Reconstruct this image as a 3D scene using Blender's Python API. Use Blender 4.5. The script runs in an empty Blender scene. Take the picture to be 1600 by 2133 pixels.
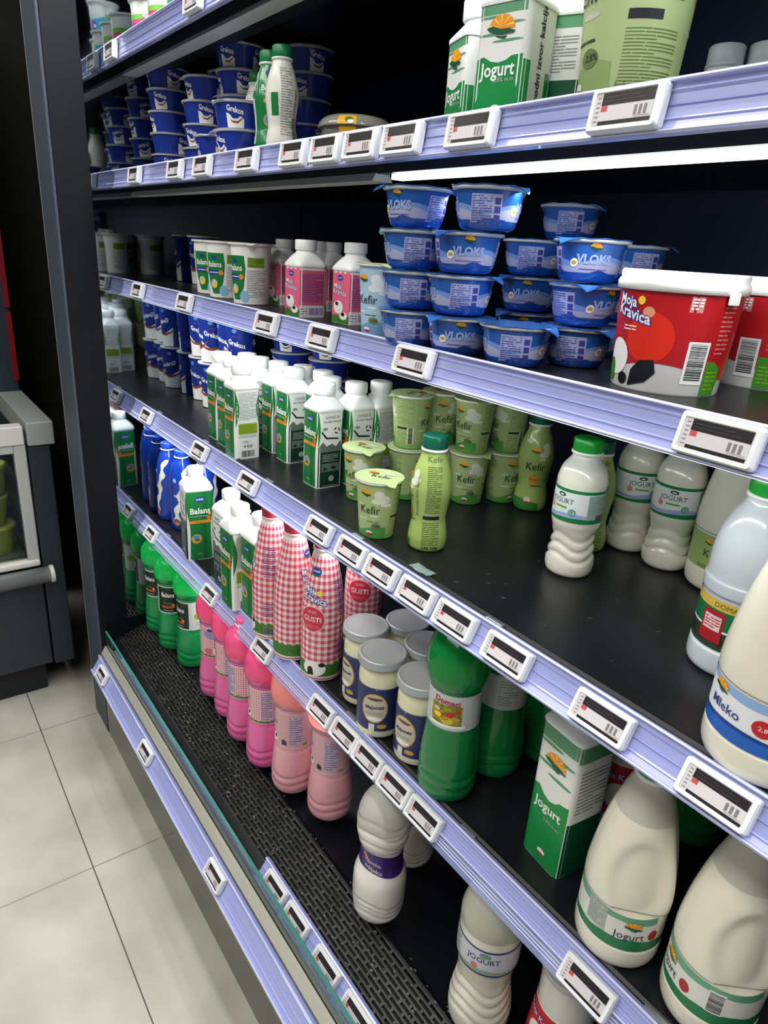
import bpy, bmesh, math, random
from mathutils import Vector, Matrix, geometry
from math import sin, cos, pi, radians, atan, atan2, sqrt

random.seed(7)
SC = bpy.context.scene
COL = SC.collection

# ------------------------------------------------------------------ camera
cd = bpy.data.cameras.new('camera'); cam = bpy.data.objects.new('camera', cd); COL.objects.link(cam)
cd.sensor_fit = 'HORIZONTAL'; cd.sensor_width = 36.0; cd.lens = 1422 / 1600 * 36.0
cd.clip_start = 0.02; cd.clip_end = 50
rt, up, bk = (0.58747, 0.80692, 0.06135), (-0.32321, 0.16446, 0.93193), (0.74190, -0.56731, 0.35742)
cam.matrix_world = Matrix(((rt[0], up[0], bk[0], 0), (rt[1], up[1], bk[1], 0), (rt[2], up[2], bk[2], 1.46), (0, 0, 0, 1)))
SC.camera = cam
SC.view_settings.view_transform = 'Standard'; SC.view_settings.look = 'None'
SC.view_settings.gamma = 1.0; SC.view_settings.use_curve_mapping = False
SC.view_settings.exposure = 0.0

# ------------------------------------------------------------------ light
w = bpy.data.worlds.new('world'); SC.world = w; w.use_nodes = True
w.node_tree.nodes['Background'].inputs[0].default_value = (0.80, 0.88, 1.0, 1)
w.node_tree.nodes['Background'].inputs[1].default_value = 0.10

def area(name, loc, size, power, rot=(0, 0, 0), col=(1, 0.97, 0.92)):
    ld = bpy.data.lights.new(name, 'AREA'); ld.shape = 'RECTANGLE'; ld.size = size[0]; ld.size_y = size[1]
    ld.energy = power; ld.color = col
    o = bpy.data.objects.new(name, ld); COL.objects.link(o); o.location = loc; o.rotation_euler = rot
    return o
# shop ceiling luminaires over the aisle
area('aisle_light', (-0.6, -0.75, 2.95), (3.6, 0.60), 58)
area('aisle_light', (-0.6, -2.20, 2.95), (3.6, 0.60), 46)
area('aisle_light', (-3.6, -1.00, 2.95), (0.6, 2.20), 14)
# canopy light of the refrigerated case
area('canopy_light', (-0.45, 0.47, 2.30), (2.7, 0.10), 19, (0, 0, 0), (0.93, 0.96, 1))
# strips under the shelves: y, z, x range, power
area('canopy_light', (-0.5, 0.60, 2.30), (2.7, 0.06), 16, (0, 0, 0), (0.93, 0.96, 1))
STRIPS = [(1.797, -0.80, 0.85, 2.4), (1.527, -0.80, 0.85, 2.5), (1.298, -1.86, -0.88, 2.8), (1.298, -0.82, 0.85, 3.6),
          (0.985, -1.86, -0.88, 2.5), (0.645, -1.86, -0.88, 3.2)]
for (z, x0, x1, p) in STRIPS:
    area('strip_light', ((x0 + x1) / 2, 0.597 + (0.035 if z < 0.7 else 0), z), (x1 - x0, 0.012), p, (radians(14), 0, 0), (0.95, 0.98, 1))

# ------------------------------------------------------------------ materials
def lin(h):
    h = h.lstrip('#'); c = [int(h[i:i + 2], 16) / 255 for i in (0, 2, 4)]
    return tuple((x / 12.92 if x <= 0.04045 else ((x + 0.055) / 1.055) ** 2.4) for x in c) + (1,)
MATS = {}
def M(hexc, rough=0.4, metal=0.0, trans=0.0, coat=0.0, sss=0.0, emit=0.0, spec=0.5, alpha=1.0, ior=1.45, var=0.0, vs=40, bump=0.0, tl=0.0):
    key = (hexc, rough, metal, trans, coat, sss, emit, spec, alpha, ior, var, vs, bump, tl)
    if key in MATS: return MATS[key]
    m = bpy.data.materials.new('mat_' + hexc.lstrip('#')); m.use_nodes = True
    nt = m.node_tree; b = nt.nodes['Principled BSDF']; I = b.inputs
    I['Base Color'].default_value = lin(hexc); I['Roughness'].default_value = rough; I['Metallic'].default_value = metal
    I['Transmission Weight'].default_value = trans; I['Coat Weight'].default_value = coat; I['Coat Roughness'].default_value = 0.08
    I['Specular IOR Level'].default_value = spec; I['IOR'].default_value = ior; I['Alpha'].default_value = alpha
    if sss:
        I['Subsurface Weight'].default_value = sss; I['Subsurface Radius'].default_value = (1, 0.9, 0.8); I['Subsurface Scale'].default_value = 0.012
    if emit:
        I['Emission Color'].default_value = lin(hexc); I['Emission Strength'].default_value = emit
    if var or bump:
        tc = nt.nodes.new('ShaderNodeTexCoord'); n = nt.nodes.new('ShaderNodeTexNoise')
        n.inputs['Scale'].default_value = vs; n.inputs['Detail'].default_value = 5
        nt.links.new(tc.outputs['Object'], n.inputs['Vector'])
        if var:
            r = nt.nodes.new('ShaderNodeValToRGB'); c = lin(hexc)
            r.color_ramp.elements[0].position = 0.3; r.color_ramp.elements[1].position = 0.72
            r.color_ramp.elements[0].color = tuple(max(0, x * (1 - var)) for x in c[:3]) + (1,)
            r.color_ramp.elements[1].color = tuple(min(1, x * (1 + var)) for x in c[:3]) + (1,)
            nt.links.new(n.outputs['Fac'], r.inputs['Fac']); nt.links.new(r.outputs['Color'], I['Base Color'])
        if bump:
            bp = nt.nodes.new('ShaderNodeBump'); bp.inputs['Strength'].default_value = bump; bp.inputs['Distance'].default_value = 0.002
            nt.links.new(n.outputs['Fac'], bp.inputs['Height']); nt.links.new(bp.outputs['Normal'], I['Normal'])
    if tl:   # thin translucent plastic: part of the light passes through
        t = nt.nodes.new('ShaderNodeBsdfTranslucent'); t.inputs['Color'].default_value = lin(hexc)
        mx = nt.nodes.new('ShaderNodeMixShader'); mx.inputs[0].default_value = tl
        nt.links.new(b.outputs[0], mx.inputs[1]); nt.links.new(t.outputs[0], mx.inputs[2])
        nt.links.new(mx.outputs[0], nt.nodes['Material Output'].inputs['Surface'])
    MATS[key] = m
    return m

def clear_mat(hexc, fac, rough=0.08):
    key = ('clear', hexc, fac)
    if key in MATS: return MATS[key]
    m = bpy.data.materials.new('clear_plastic'); m.use_nodes = True; nt = m.node_tree; b = nt.nodes['Principled BSDF']
    b.inputs['Base Color'].default_value = lin(hexc); b.inputs['Roughness'].default_value = rough; b.inputs['Coat Weight'].default_value = 0.5
    t = nt.nodes.new('ShaderNodeBsdfTransparent'); t.inputs['Color'].default_value = (0.86, 0.90, 0.97, 1)
    mx = nt.nodes.new('ShaderNodeMixShader'); mx.inputs[0].default_value = fac
    nt.links.new(b.outputs[0], mx.inputs[1]); nt.links.new(t.outputs[0], mx.inputs[2])
    nt.links.new(mx.outputs[0], nt.nodes['Material Output'].inputs['Surface'])
    MATS[key] = m
    return m

def gingham_mat(hexc='#cf4560', pitch=0.0112):
    key = ('ging', hexc, pitch)
    if key in MATS: return MATS[key]
    m = bpy.data.materials.new('gingham_print'); m.use_nodes = True; nt = m.node_tree; b = nt.nodes['Principled BSDF']
    b.inputs['Roughness'].default_value = 0.3
    uv = nt.nodes.new('ShaderNodeUVMap'); uv.uv_map = 'UVMap'
    sx = nt.nodes.new('ShaderNodeSeparateXYZ'); nt.links.new(uv.outputs[0], sx.inputs[0])
    outs = []
    for k in (0, 1):
        d = nt.nodes.new('ShaderNodeMath'); d.operation = 'MULTIPLY'; d.inputs[1].default_value = 1 / pitch
        nt.links.new(sx.outputs[k], d.inputs[0])
        f = nt.nodes.new('ShaderNodeMath'); f.operation = 'FRACT'; nt.links.new(d.outputs[0], f.inputs[0])
        g = nt.nodes.new('ShaderNodeMath'); g.operation = 'GREATER_THAN'; g.inputs[1].default_value = 0.5
        nt.links.new(f.outputs[0], g.inputs[0]); outs.append(g)
    a = nt.nodes.new('ShaderNodeMath'); a.operation = 'ADD'; nt.links.new(outs[0].outputs[0], a.inputs[0]); nt.links.new(outs[1].outputs[0], a.inputs[1])
    h = nt.nodes.new('ShaderNodeMath'); h.operation = 'MULTIPLY'; h.inputs[1].default_value = 0.5; nt.links.new(a.outputs[0], h.inputs[0])
    r = nt.nodes.new('ShaderNodeValToRGB'); r.color_ramp.interpolation = 'CONSTANT'
    c = lin(hexc); r.color_ramp.elements[0].color = lin('#f2e2e0')
    e = r.color_ramp.elements.new(0.3); e.color = tuple(0.38 * lin('#f2e2e0')[i] + 0.62 * c[i] for i in range(3)) + (1,)
    r.color_ramp.elements[2].position = 0.8; r.color_ramp.elements[2].color = c
    nt.links.new(h.outputs[0], r.inputs['Fac']); nt.links.new(r.outputs['Color'], b.inputs['Base Color'])
    MATS[key] = m
    return m

# ------------------------------------------------------------------ mesh building
class MB:
    def __init__(s): s.v = []; s.f = []; s.m = []; s.sm = []; s.mats = []; s.uv = {}
    def mi(s, m):
        if m not in s.mats: s.mats.append(m)
        return s.mats.index(m)
    def add(s, vs, fs, m, smooth=False, uvs=None):
        k = len(s.v); i = s.mi(m); s.v += [tuple(p) for p in vs]
        if uvs:
            for j, t in enumerate(uvs): s.uv[k + j] = t
        for f in fs: s.f.append(tuple(x + k for x in f)); s.m.append(i); s.sm.append(smooth)
    def box(s, x0, x1, y0, y1, z0, z1, m):
        v = [(x, y, z) for z in (z0, z1) for y in (y0, y1) for x in (x0, x1)]
        s.add(v, [(0, 2, 3, 1), (4, 5, 7, 6), (0, 1, 5, 4), (2, 6, 7, 3), (0, 4, 6, 2), (1, 3, 7, 5)], m)
    def extr(s, prof, x0, x1, m, smooth=False):      # closed (y, z) outline extruded along x
        n = len(prof); v = [(x0, y, z) for y, z in prof] + [(x1, y, z) for y, z in prof]
        f = [(i, (i + 1) % n, n + (i + 1) % n, n + i) for i in range(n)] + [tuple(range(n))[::-1], tuple(range(n, 2 * n))]
        s.add(v, f, m, smooth)
    def build(s, name, parent=None, bevel=0.0, seg=2):
        me = bpy.data.meshes.new(name); me.from_pydata(s.v, [], s.f); 
        for m in s.mats: me.materials.append(m)
        me.polygons.foreach_set('material_index', s.m); me.polygons.foreach_set('use_smooth', s.sm)
        if s.uv:
            ul = me.uv_layers.new(name='UVMap')
            for l in me.loops: ul.data[l.index].uv = s.uv.get(l.vertex_index, (0, 0))
        bm = bmesh.new(); bm.from_mesh(me); bmesh.ops.recalc_face_normals(bm, faces=bm.faces) if not s.uv and not getattr(s, 'keep', False) else None
        bm.to_mesh(me); bm.free(); me.update()
        o = bpy.data.objects.new(name, me); COL.objects.link(o); o.parent = parent
        if bevel:
            b = o.modifiers.new('bevel', 'BEVEL'); b.width = bevel; b.segments = seg; b.limit_method = 'ANGLE'
        return o

def tag(o, label, cat, group=None, kind=None):
    o['label'] = label; o['category'] = cat
    if group: o['group'] = group
    if kind: o['kind'] = kind
    return o
def thing(name, label, cat, loc=(0, 0, 0), rot=0, group=None):
    o = bpy.data.objects.new(name, None); COL.objects.link(o); o.location = loc; o.rotation_euler = (0, 0, rot)
    o.empty_display_size = 0.02
    return tag(o, label, cat, group)
def dup(root, loc, rot, label):
    r = root.copy(); COL.objects.link(r); r.location = loc; r.rotation_euler = (0, 0, rot); r['label'] = label
    for ch in list(root.children):
        c = ch.copy(); COL.objects.link(c); c.parent = r
        for g in list(ch.children):
            d = g.copy(); COL.objects.link(d); d.parent = c
    return r

# ---- a turned or rounded-square surface: profile of (radius, z, n); n = 2 round ... 9 nearly square
def smooth_prof(pts, k=4):
    P_ = [tuple(p) + ((2,) if len(p) == 2 else ()) for p in pts]; out = []
    for i in range(len(P_) - 1):
        a, b, c, d = P_[max(i - 1, 0)], P_[i], P_[i + 1], P_[min(i + 2, len(P_) - 1)]
        for j in range(k):
            t = j / k
            out.append(tuple(0.5 * (2 * b[q] + (c[q] - a[q]) * t + (2 * a[q] - 5 * b[q] + 4 * c[q] - d[q]) * t * t + (3 * b[q] - a[q] - 3 * c[q] + d[q]) * t ** 3) for q in range(3)))
    out.append(P_[-1]); return out
class Surf:
    def __init__(s, prof, disp=None):
        s.p = [tuple(p) + ((2,) if len(p) == 2 else ()) for p in prof]; s.disp = disp
    def rn(s, z):
        p = s.p
        for i in range(len(p) - 1):
            if p[i][1] <= z <= p[i + 1][1] and p[i + 1][1] > p[i][1]:
                t = (z - p[i][1]) / (p[i + 1][1] - p[i][1])
                return p[i][0] + (p[i + 1][0] - p[i][0]) * t, p[i][2] + (p[i + 1][2] - p[i][2]) * t
        q = p[0] if z < p[0][1] else p[-1]; return q[0], q[2]
    def at(s, th, z, off=0.0, rn=None):
        r, n = rn or s.rn(z)
        k = 1.0 if n <= 2.01 else 1 / (abs(cos(th)) ** n + abs(sin(th)) ** n) ** (1 / n)
        R = r * k + off + (s.disp(th, z) if s.disp else 0)
        return (R * sin(th), -R * cos(th), z)
    def body(s, mb, mat, seg=32, z0=None, z1=None, smooth=True, cap0=True, cap1=True):
        pr = [p for p in s.p if (z0 is None or p[1] >= z0 - 1e-6) and (z1 is None or p[1] <= z1 + 1e-6)]
        if z0 is not None and pr[0][1] > z0 + 1e-5: r, n = s.rn(z0); pr.insert(0, (r, z0, n))
        if z1 is not None and pr[-1][1] < z1 - 1e-5: r, n = s.rn(z1); pr.append((r, z1, n))
        v = []; uv = []
        for (r, z, n) in pr:
            for i in range(seg):
                th = 2 * pi * i / seg; v.append(s.at(th, z, 0, (r, n))); uv.append((i / seg * 0.24, z))
        f = []
        for j in range(len(pr) - 1):
            for i in range(seg):
                a = j * seg + i; b = j * seg + (i + 1) % seg; f.append((a, b, b + seg, a + seg))
        mb.add(v, f, mat, smooth)
        if cap0: mb.add(v[:seg], [tuple(range(seg))[::-1]], mat, False)
        if cap1: mb.add(v[-seg:], [tuple(range(seg))], mat, False)

_txt = {}
def text_tris(t, bold=0.0):
    if (t, bold) in _txt: return _txt[(t, bold)]
    c = bpy.data.curves.new('t', 'FONT'); c.body = t; c.size = 1.0; c.align_x = 'CENTER'; c.align_y = 'CENTER'; c.resolution_u = 2; c.offset = bold
    o = bpy.data.objects.new('t', c); COL.objects.link(o)
    dg = bpy.context.evaluated_depsgraph_get(); me = bpy.data.meshes.new_from_object(o.evaluated_get(dg))
    me.calc_loop_triangles(); vs = [(v.co.x, v.co.y) for v in me.vertices]; tr = [tuple(t_.vertices) for t_ in me.loop_triangles]
    bpy.data.objects.remove(o); bpy.data.curves.remove(c); bpy.data.meshes.remove(me)
    _txt[(t, bold)] = (vs, tr); return vs, tr

class Lab:           # print on a surface: every mark is a thin mesh patch that follows the surface
    def __init__(s, surf, base=0.0003): s.s = surf; s.mb = MB(); s.mb.keep = True; s.base = base
    def th(s, a, c, z):
        r, n = s.s.rn(z); 
        return c + (atan2(a, r) if n > 3.5 else a / r)
    def off(s, layer): return s.base + 0.00022 * layer
    def _put(s, vs, fs, mat, c, layer):
        o = s.off(layer); s.mb.add([s.s.at(s.th(a, c, z), z, o) for a, z in vs], fs, mat, True)
    def rect(s, a0, a1, z0, z1, mat, c=0.0, layer=1):
        nx = max(1, int(abs(a1 - a0) / 0.006)); nz = max(1, int(abs(z1 - z0) / 0.012))
        vs = [(a0 + (a1 - a0) * i / nx, z0 + (z1 - z0) * j / nz) for j in range(nz + 1) for i in range(nx + 1)]
        fs = [(j * (nx + 1) + i, j * (nx + 1) + i + 1, (j + 1) * (nx + 1) + i + 1, (j + 1) * (nx + 1) + i) for j in range(nz) for i in range(nx)]
        s._put(vs, fs, mat, c, layer)
    def band(s, zl, zh, mat, t0=-pi, t1=pi, layer=0, n=None, rows=5, uv=False):   # zl, zh numbers or functions of the angle
        fl = zl if callable(zl) else (lambda t: zl); fh = zh if callable(zh) else (lambda t: zh)
        n = n or max(4, int(40 * (t1 - t0) / (2 * pi))); o = s.off(layer); v = []; f = []; u = []
        for j in range(rows + 1):
            for i in range(n + 1):
                t = t0 + (t1 - t0) * i / n; z = fl(t) + (fh(t) - fl(t)) * j / rows; v.append(s.s.at(t, z, o)); u.append((t * 0.036, z))
        for j in range(rows):
            for i in range(n): a = j * (n + 1) + i; f.append((a, a + 1, a + n + 2, a + n + 1))
        s.mb.add(v, f, mat, True, u if uv else None)
    def tris(s, vs, tr, mat, c, layer, cut=0.007):
        bm = bmesh.new(); bv = [bm.verts.new((x, z, 0)) for x, z in vs]
        for t in tr:
            try: bm.faces.new([bv[i] for i in t])
            except ValueError: pass
        for ax in (0, 1):
            lo = min(v[ax] for v in vs); hi = max(v[ax] for v in vs); step = cut if ax == 0 else cut * 1.6; k = int(lo / step) + (1 if lo > 0 else 0)
            while k * step < hi:
                if k * step > lo:
                    no = (1, 0, 0) if ax == 0 else (0, 1, 0); bmesh.ops.bisect_plane(bm, geom=bm.verts[:] + bm.edges[:] + bm.faces[:], plane_co=[q * k * step for q in no], plane_no=no, dist=1e-6)
                k += 1
        bm.verts.index_update()
        s._put([(v.co.x, v.co.y) for v in bm.verts], [tuple(v.index for v in f.verts) for f in bm.faces], mat, c, layer); bm.free()
    def poly(s, pts, mat, c=0.0, layer=1):
        s.tris(pts, [t for t in geometry.tessellate_polygon([[Vector((a, z, 0)) for a, z in pts]])], mat, c, layer)
    def ell(s, a, z, ra, rz, mat, c=0.0, layer=1, rot=0.0, n=20, lo=0.0, hi=2 * pi):
        p = []
        for i in range(n):
            t = lo + (hi - lo) * i / (n if hi - lo > 6.28 else n - 1); x, y = ra * cos(t), rz * sin(t)
            p.append((a + x * cos(rot) - y * sin(rot), z + x * sin(rot) + y * cos(rot)))
        s.poly(p, mat, c, layer)
    def text(s, t, size, a, z, mat, c=0.0, layer=2, bold=0.0, sx=1.0, shear=0.0, up_=False):
        vs, tr = text_tris(t, bold)
        if up_: q = [(a - y * size, z + x * size * sx) for x, y in vs]
        else: q = [(a + x * size * sx, z + y * size + shear * x * size * sx) for x, y in vs]
        s.tris(q, tr, mat, c, layer)
    def lines(s, a0, a1, z0, z1, n, mat, c=0.0, layer=1, th=0.38):
        h = (z1 - z0) / n
        for i in range(n):
            z = z1 - (i + 0.5) * h; e = a1 if i % 4 != 3 else a0 + (a1 - a0) * (0.55 + 0.3 * random.random())
            k = a0 + (e - a0) * (0.3 + 0.4 * random.random()); g = 0.0012
            s.rect(a0, k - g / 2, z - h * th / 2, z + h * th / 2, mat, c, layer); s.rect(k + g / 2, e, z - h * th / 2, z + h * th / 2, mat, c, layer)
    def bars(s, a0, a1, z0, z1, mat, c=0.0, layer=2, horiz=False):
        x = a0 if not horiz else z0; e = a1 if not horiz else z1; rr = random.Random(5)
        while x < e:
            w_ = rr.choice([0.0005, 0.0008, 0.0012])
            if horiz: s.rect(a0, a1, x, min(x + w_, e), mat, c, layer)
            else: s.rect(x, min(x + w_, e), z0, z1, mat, c, layer)
            x += w_ + rr.choice([0.0005, 0.0009])
    def logo(s, a, z, r, c=0.0, layer=2):      # sun over a green hill
        s.ell(a, z, r, r * 0.82, OR, c, layer, lo=0.0, hi=pi)
        for k in range(5): t = pi * (k + 0.5) / 5; s.poly([(a, z + r * 0.1), (a + r * 0.95 * cos(t - 0.09), z + r * 0.78 * sin(t - 0.09)), (a + r * 0.95 * cos(t + 0.09), z + r * 0.78 * sin(t + 0.09))], YE, c, layer + 1)
        s.poly([(a - r * 1.1, z + r * 0.12), (a - r * 0.6, z + r * 0.22), (a - r * 0.1, z + r * 0.02), (a + r * 0.5, z - r * 0.02), (a + r * 1.1, z - r * 0.18), (a + r * 0.9, z - r * 0.30), (a + r * 0.2, z - r * 0.32), (a - r * 0.3, z - r * 0.22), (a - r * 0.8, z - r * 0.10)], DG, c, layer + 2)
        s.poly([(a - r * 0.5, z - r * 0.30), (a, z - r * 0.38), (a + r * 0.5, z - r * 0.42), (a + r * 0.3, z - r * 0.56), (a - r * 0.1, z - r * 0.48)], DG, c, layer)
    def build(s, name, parent): return s.mb.build(name, parent)

# print colours
WH = M('#f2f1ec', 0.35); GY = M('#8c918f', 0.5); LG = M('#b9bebb', 0.5); DK = M('#20242a', 0.45); BKP = M('#101214', 0.45)
GR = M('#1e7a3c', 0.32); DG = M('#0c5238', 0.32); DD = M('#12362c', 0.35); LI = M('#8cab22', 0.4); OR = M('#f0952a', 0.35); YE = M('#ffd23a', 0.35)
GO = M('#c89a3e', 0.35); BL = M('#23409c', 0.32); LB = M('#5d8fd6', 0.32); RD = M('#c8202e', 0.32); RO = M('#e2421f', 0.32); PK = M('#e8688a', 0.32)
PU = M('#6a4a96', 0.4); BR = M('#8a4426', 0.4); GRASS = M('#3d7a2a', 0.5, var=0.35, vs=300)
NB = M('#17308c', 0.28); NB2 = M('#21389a', 0.25, coat=0.3)
CARD = M('#e9eae6', 0.38); CAPW = M('#f1f3f2', 0.28); MILK = M('#f1eedd', 0.18, sss=0.15, coat=0.8); MILKH = M('#dfe3e2', 0.2, coat=0.4, tl=0.35)

def ring_cap(name, root, r, z0, z1, mat, ribs=24, dome=0.0015):
    mb = MB(); seg = ribs * 2
    pr = [(r * 0.985, z0), (r, z0 + 0.001), (r, z1 - 0.002), (r * 0.94, z1 - 0.0004), (r * 0.55, z1 - 0.0002)]
    s = Surf(pr, lambda th, z: (0.0004 * (1 if int(round(th / (2 * pi) * seg)) % 2 else -1) if z0 + 0.0008 < z < z1 - 0.0015 else 0))
    s.body(mb, mat, seg); return mb.build(name, root)

KIND = {}
SCL = {'sbot': (0.86, 0.86, 0.87), 'sbotg': (0.86, 0.86, 0.87), 'gusti': (1.06, 1.06, 1.15), 'food': (1.05, 1.05, 1.14), 'green': (1, 1, 1.10), 'pink': (1, 1, 1.10), 'lpink': (1.04, 1.04, 1.10), 'pinkc': (1, 1, 0.90), 'kcupb': (1, 1, 0.87), 'jblue': (1.07, 1.07, 0.985), 'purple': (1, 1, 1.05), 'jog1': (1.02, 1.02, 1.05), 'redl': (1.05, 1.05, 1.05), 'litre': (1, 1, 0.97)}
def place(kind, loc, rot, label):
    o = place_(kind, loc, rot, label); o.scale = SCL.get(kind, (1, 1, 1)); return o
def place_(kind, loc, rot, label):
    if kind not in KIND:
        fn, name, cat, group = DEF[kind]
        root = thing(name, label, cat, loc, radians(rot), group); fn(root); KIND[kind] = root; return root
    return dup(KIND[kind], loc, radians(rot), label)

# ------------------------------------------------------------------ cartons
def carton_shell(root, r, hb, ht, rn=0.019, cap_r=0.0205, cap_h=0.019, side=CARD, cap=CAPW, top=CAPW, brim=0.0015):
    s = Surf([(r, 0, 9), (r, hb, 9)]); mb = MB(); s.body(mb, side, 48); mb.build('body', root)
    zt = ht - cap_h
    t = Surf(smooth_prof([(r + brim, hb - 0.004, 8), (r + brim, hb + 0.001, 7), (r * 0.86, hb + (zt - hb) * 0.45, 4), (rn + 0.002, zt - 0.006, 2.0), (rn, zt - 0.004, 2), (rn, zt + 0.002, 2)], 3))
    mb = MB(); t.body(mb, top, 48); mb.build('shoulder', root)
    ring_cap('cap', root, cap_r, zt, ht, cap)
    return s
def bal_front(L, r, hb, c):
    k = hb / 0.145; q = r
    wav = lambda z: q * (1.03 - 0.30 * (0.5 - 0.5 * cos(pi * min(1, max(0, (0.80 - z / hb) / 0.35)))) + 0.22 * max(0, 0.35 - z / hb))
    N = 12; zs = [0.002 + (hb - 0.008) * i / N for i in range(N + 1)]
    L.poly([(wav(z) * 0.98, z) for z in zs] + [(-wav(z) * (0.93 + 0.07), z) for z in reversed(zs)], GR, c, 1)
    L.poly([(wav(z) * 0.98 * 0.55, z) for z in zs] + [(wav(z) * 0.2, z) for z in reversed(zs)], M('#1a6a35', 0.32), c, 2)
    L.ell(0, hb * 0.865, r * 0.33, r * 0.21, BL, c, 3); L.text('imlek', r * 0.24, 0, hb * 0.865, WH, c, 4, 0.01)
    L.text('Balans', r * 0.62, 0, hb * 0.70, WH, c, 3, 0.025, 0.92); L.text('+', r * 0.45, r * 0.66, hb * 0.655, OR, c, 4, 0.05)
    L.lines(-r * 0.72, r * 0.5, hb * 0.618, hb * 0.640, 1, LG, c, 3)
    L.ell(r * 0.58, hb * 0.60, r * 0.15, r * 0.15, M('#d9703c', 0.4), c, 4); L.rect(-r * 0.75, r * 0.72, hb * 0.530, hb * 0.572, OR, c, 3)
    L.text('PROBIOTIK', r * 0.15, 0, hb * 0.551, BR, c, 4)
    L.ell(-r * 0.30, hb * 0.31, r * 0.38, r * 0.38, GO, c, 3); L.ell(-r * 0.30, hb * 0.315, r * 0.30, r * 0.30, M('#d9b56a', 0.4), c, 4)
    L.ell(-r * 0.32, hb * 0.33, r * 0.22, r * 0.18, LB, c, 5); L.ell(-r * 0.26, hb * 0.295, r * 0.2, r * 0.09, GRASS, c, 6)
    L.text('500g', r * 0.17, -r * 0.1, hb * 0.09, LG, c, 3)
def bal_info(L, r, hb, c):
    for sg in (-1, 1):
        N = 10; zs = [hb * (0.45 + 0.5 * i / N) for i in range(N + 1)]
        L.poly([(sg * r, z) for z in zs] + [(sg * r * (1 - 0.34 * sin(pi * (z / hb - 0.45) / 0.5)), z) for z in reversed(zs)], GR, c, 1)
    L.lines(-r * 0.72, r * 0.72, hb * 0.55, hb * 0.93, 20, GY, c, 1); L.rect(-r * 0.74, r * 0.74, hb * 0.355, hb * 0.505, LI, c, 1)
    L.lines(-r * 0.66, r * 0.66, hb * 0.37, hb * 0.49, 5, M('#6f8c1a', 0.4), c, 2); L.lines(-r * 0.7, r * 0.7, hb * 0.30, hb * 0.345, 3, GY, c, 1)
    L.text('500g e', r * 0.26, -r * 0.1, hb * 0.245, GY, c, 2); L.text('4 520', r * 0.30, 0, hb * 0.18, DK, c, 2, 0.02); L.bars(-r * 0.5, r * 0.5, hb * 0.03, hb * 0.12, DK, c)
def bal_eco(L, r, hb, c):
    for sg in (-1, 1):
        N = 10; zs = [hb * (0.50 + 0.46 * i / N) for i in range(N + 1)]
        L.poly([(sg * r, z) for z in zs] + [(sg * r * (1 - 0.20 * sin(pi * (z / hb - 0.50) / 0.46)), z) for z in reversed(zs)], GR, c, 1)
    L.rect(-r * 0.98, r * 0.98, 0.002, hb * 0.47, DD, c, 1)
    L.poly([(-r * 0.98, hb * 0.46), (r * 0.98, hb * 0.46), (r * 0.98, hb * 0.55), (r * 0.7, hb * 0.60), (r * 0.4, hb * 0.53), (0.1 * r, hb * 0.57), (-r * 0.3, hb * 0.54), (-r * 0.6, hb * 0.6), (-r * 0.98, hb * 0.52)], M('#5d6f64', 0.4), c, 1)
    L.text('OSVEŽI SE', r * 0.235, r * 0.08, hb * 0.90, DK, c, 2); L.text('PROBIOTIKOM', r * 0.20, r * 0.08, hb * 0.845, DK, c, 2)
    L.poly([(-r * 0.75, hb * 0.72), (-r * 0.68, hb * 0.735), (-r * 0.30, hb * 0.655), (r * 0.55, hb * 0.64), (r * 0.6, hb * 0.62), (-r * 0.38, hb * 0.635)], BKP, c, 2)
    L.ell(-r * 0.45, hb * 0.76, r * 0.2, r * 0.1, GY, c, 2)
    for k in range(3):
        t = k * 2 * pi / 3 + 0.3; L.ell(r * 0.42 + r * 0.17 * cos(t), hb * 0.735 + r * 0.17 * sin(t), r * 0.14, r * 0.05, BKP, c, 2, rot=t + pi / 2)
    L.lines(-r * 0.6, r * 0.6, hb * 0.34, hb * 0.44, 5, M('#9aa8a0', 0.5), c, 2); L.rect(-r * 0.68, r * 0.7, hb * 0.215, hb * 0.32, M('#5c6f66', 0.5), c, 2)
    L.ell(-r * 0.4, hb * 0.25, r * 0.14, r * 0.1, DD, c, 3); L.ell(r * 0.25, hb * 0.26, r * 0.2, r * 0.1, DD, c, 3)
    L.ell(r * 0.1, hb * 0.12, r * 0.2, r * 0.2, M('#a9b5ae', 0.5), c, 2); L.text('2', r * 0.28, r * 0.1, hb * 0.12, DD, c, 3)
    L.lines(-r * 0.6, r * 0.6, hb * 0.02, hb * 0.04, 1, GY, c, 2)
def mk_balans(r, hb, ht):
    def f(root):
        s = carton_shell(root, r, hb, ht); L = Lab(s); L.band(0.001, hb - 0.001, CARD, n=64, rows=2)
        bal_front(L, r, hb, 0); bal_front(L, r, hb, pi); bal_info(L, r, hb, pi / 2); bal_eco(L, r, hb, -pi / 2)
        L.build('printed_label', root)
    return f
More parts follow.
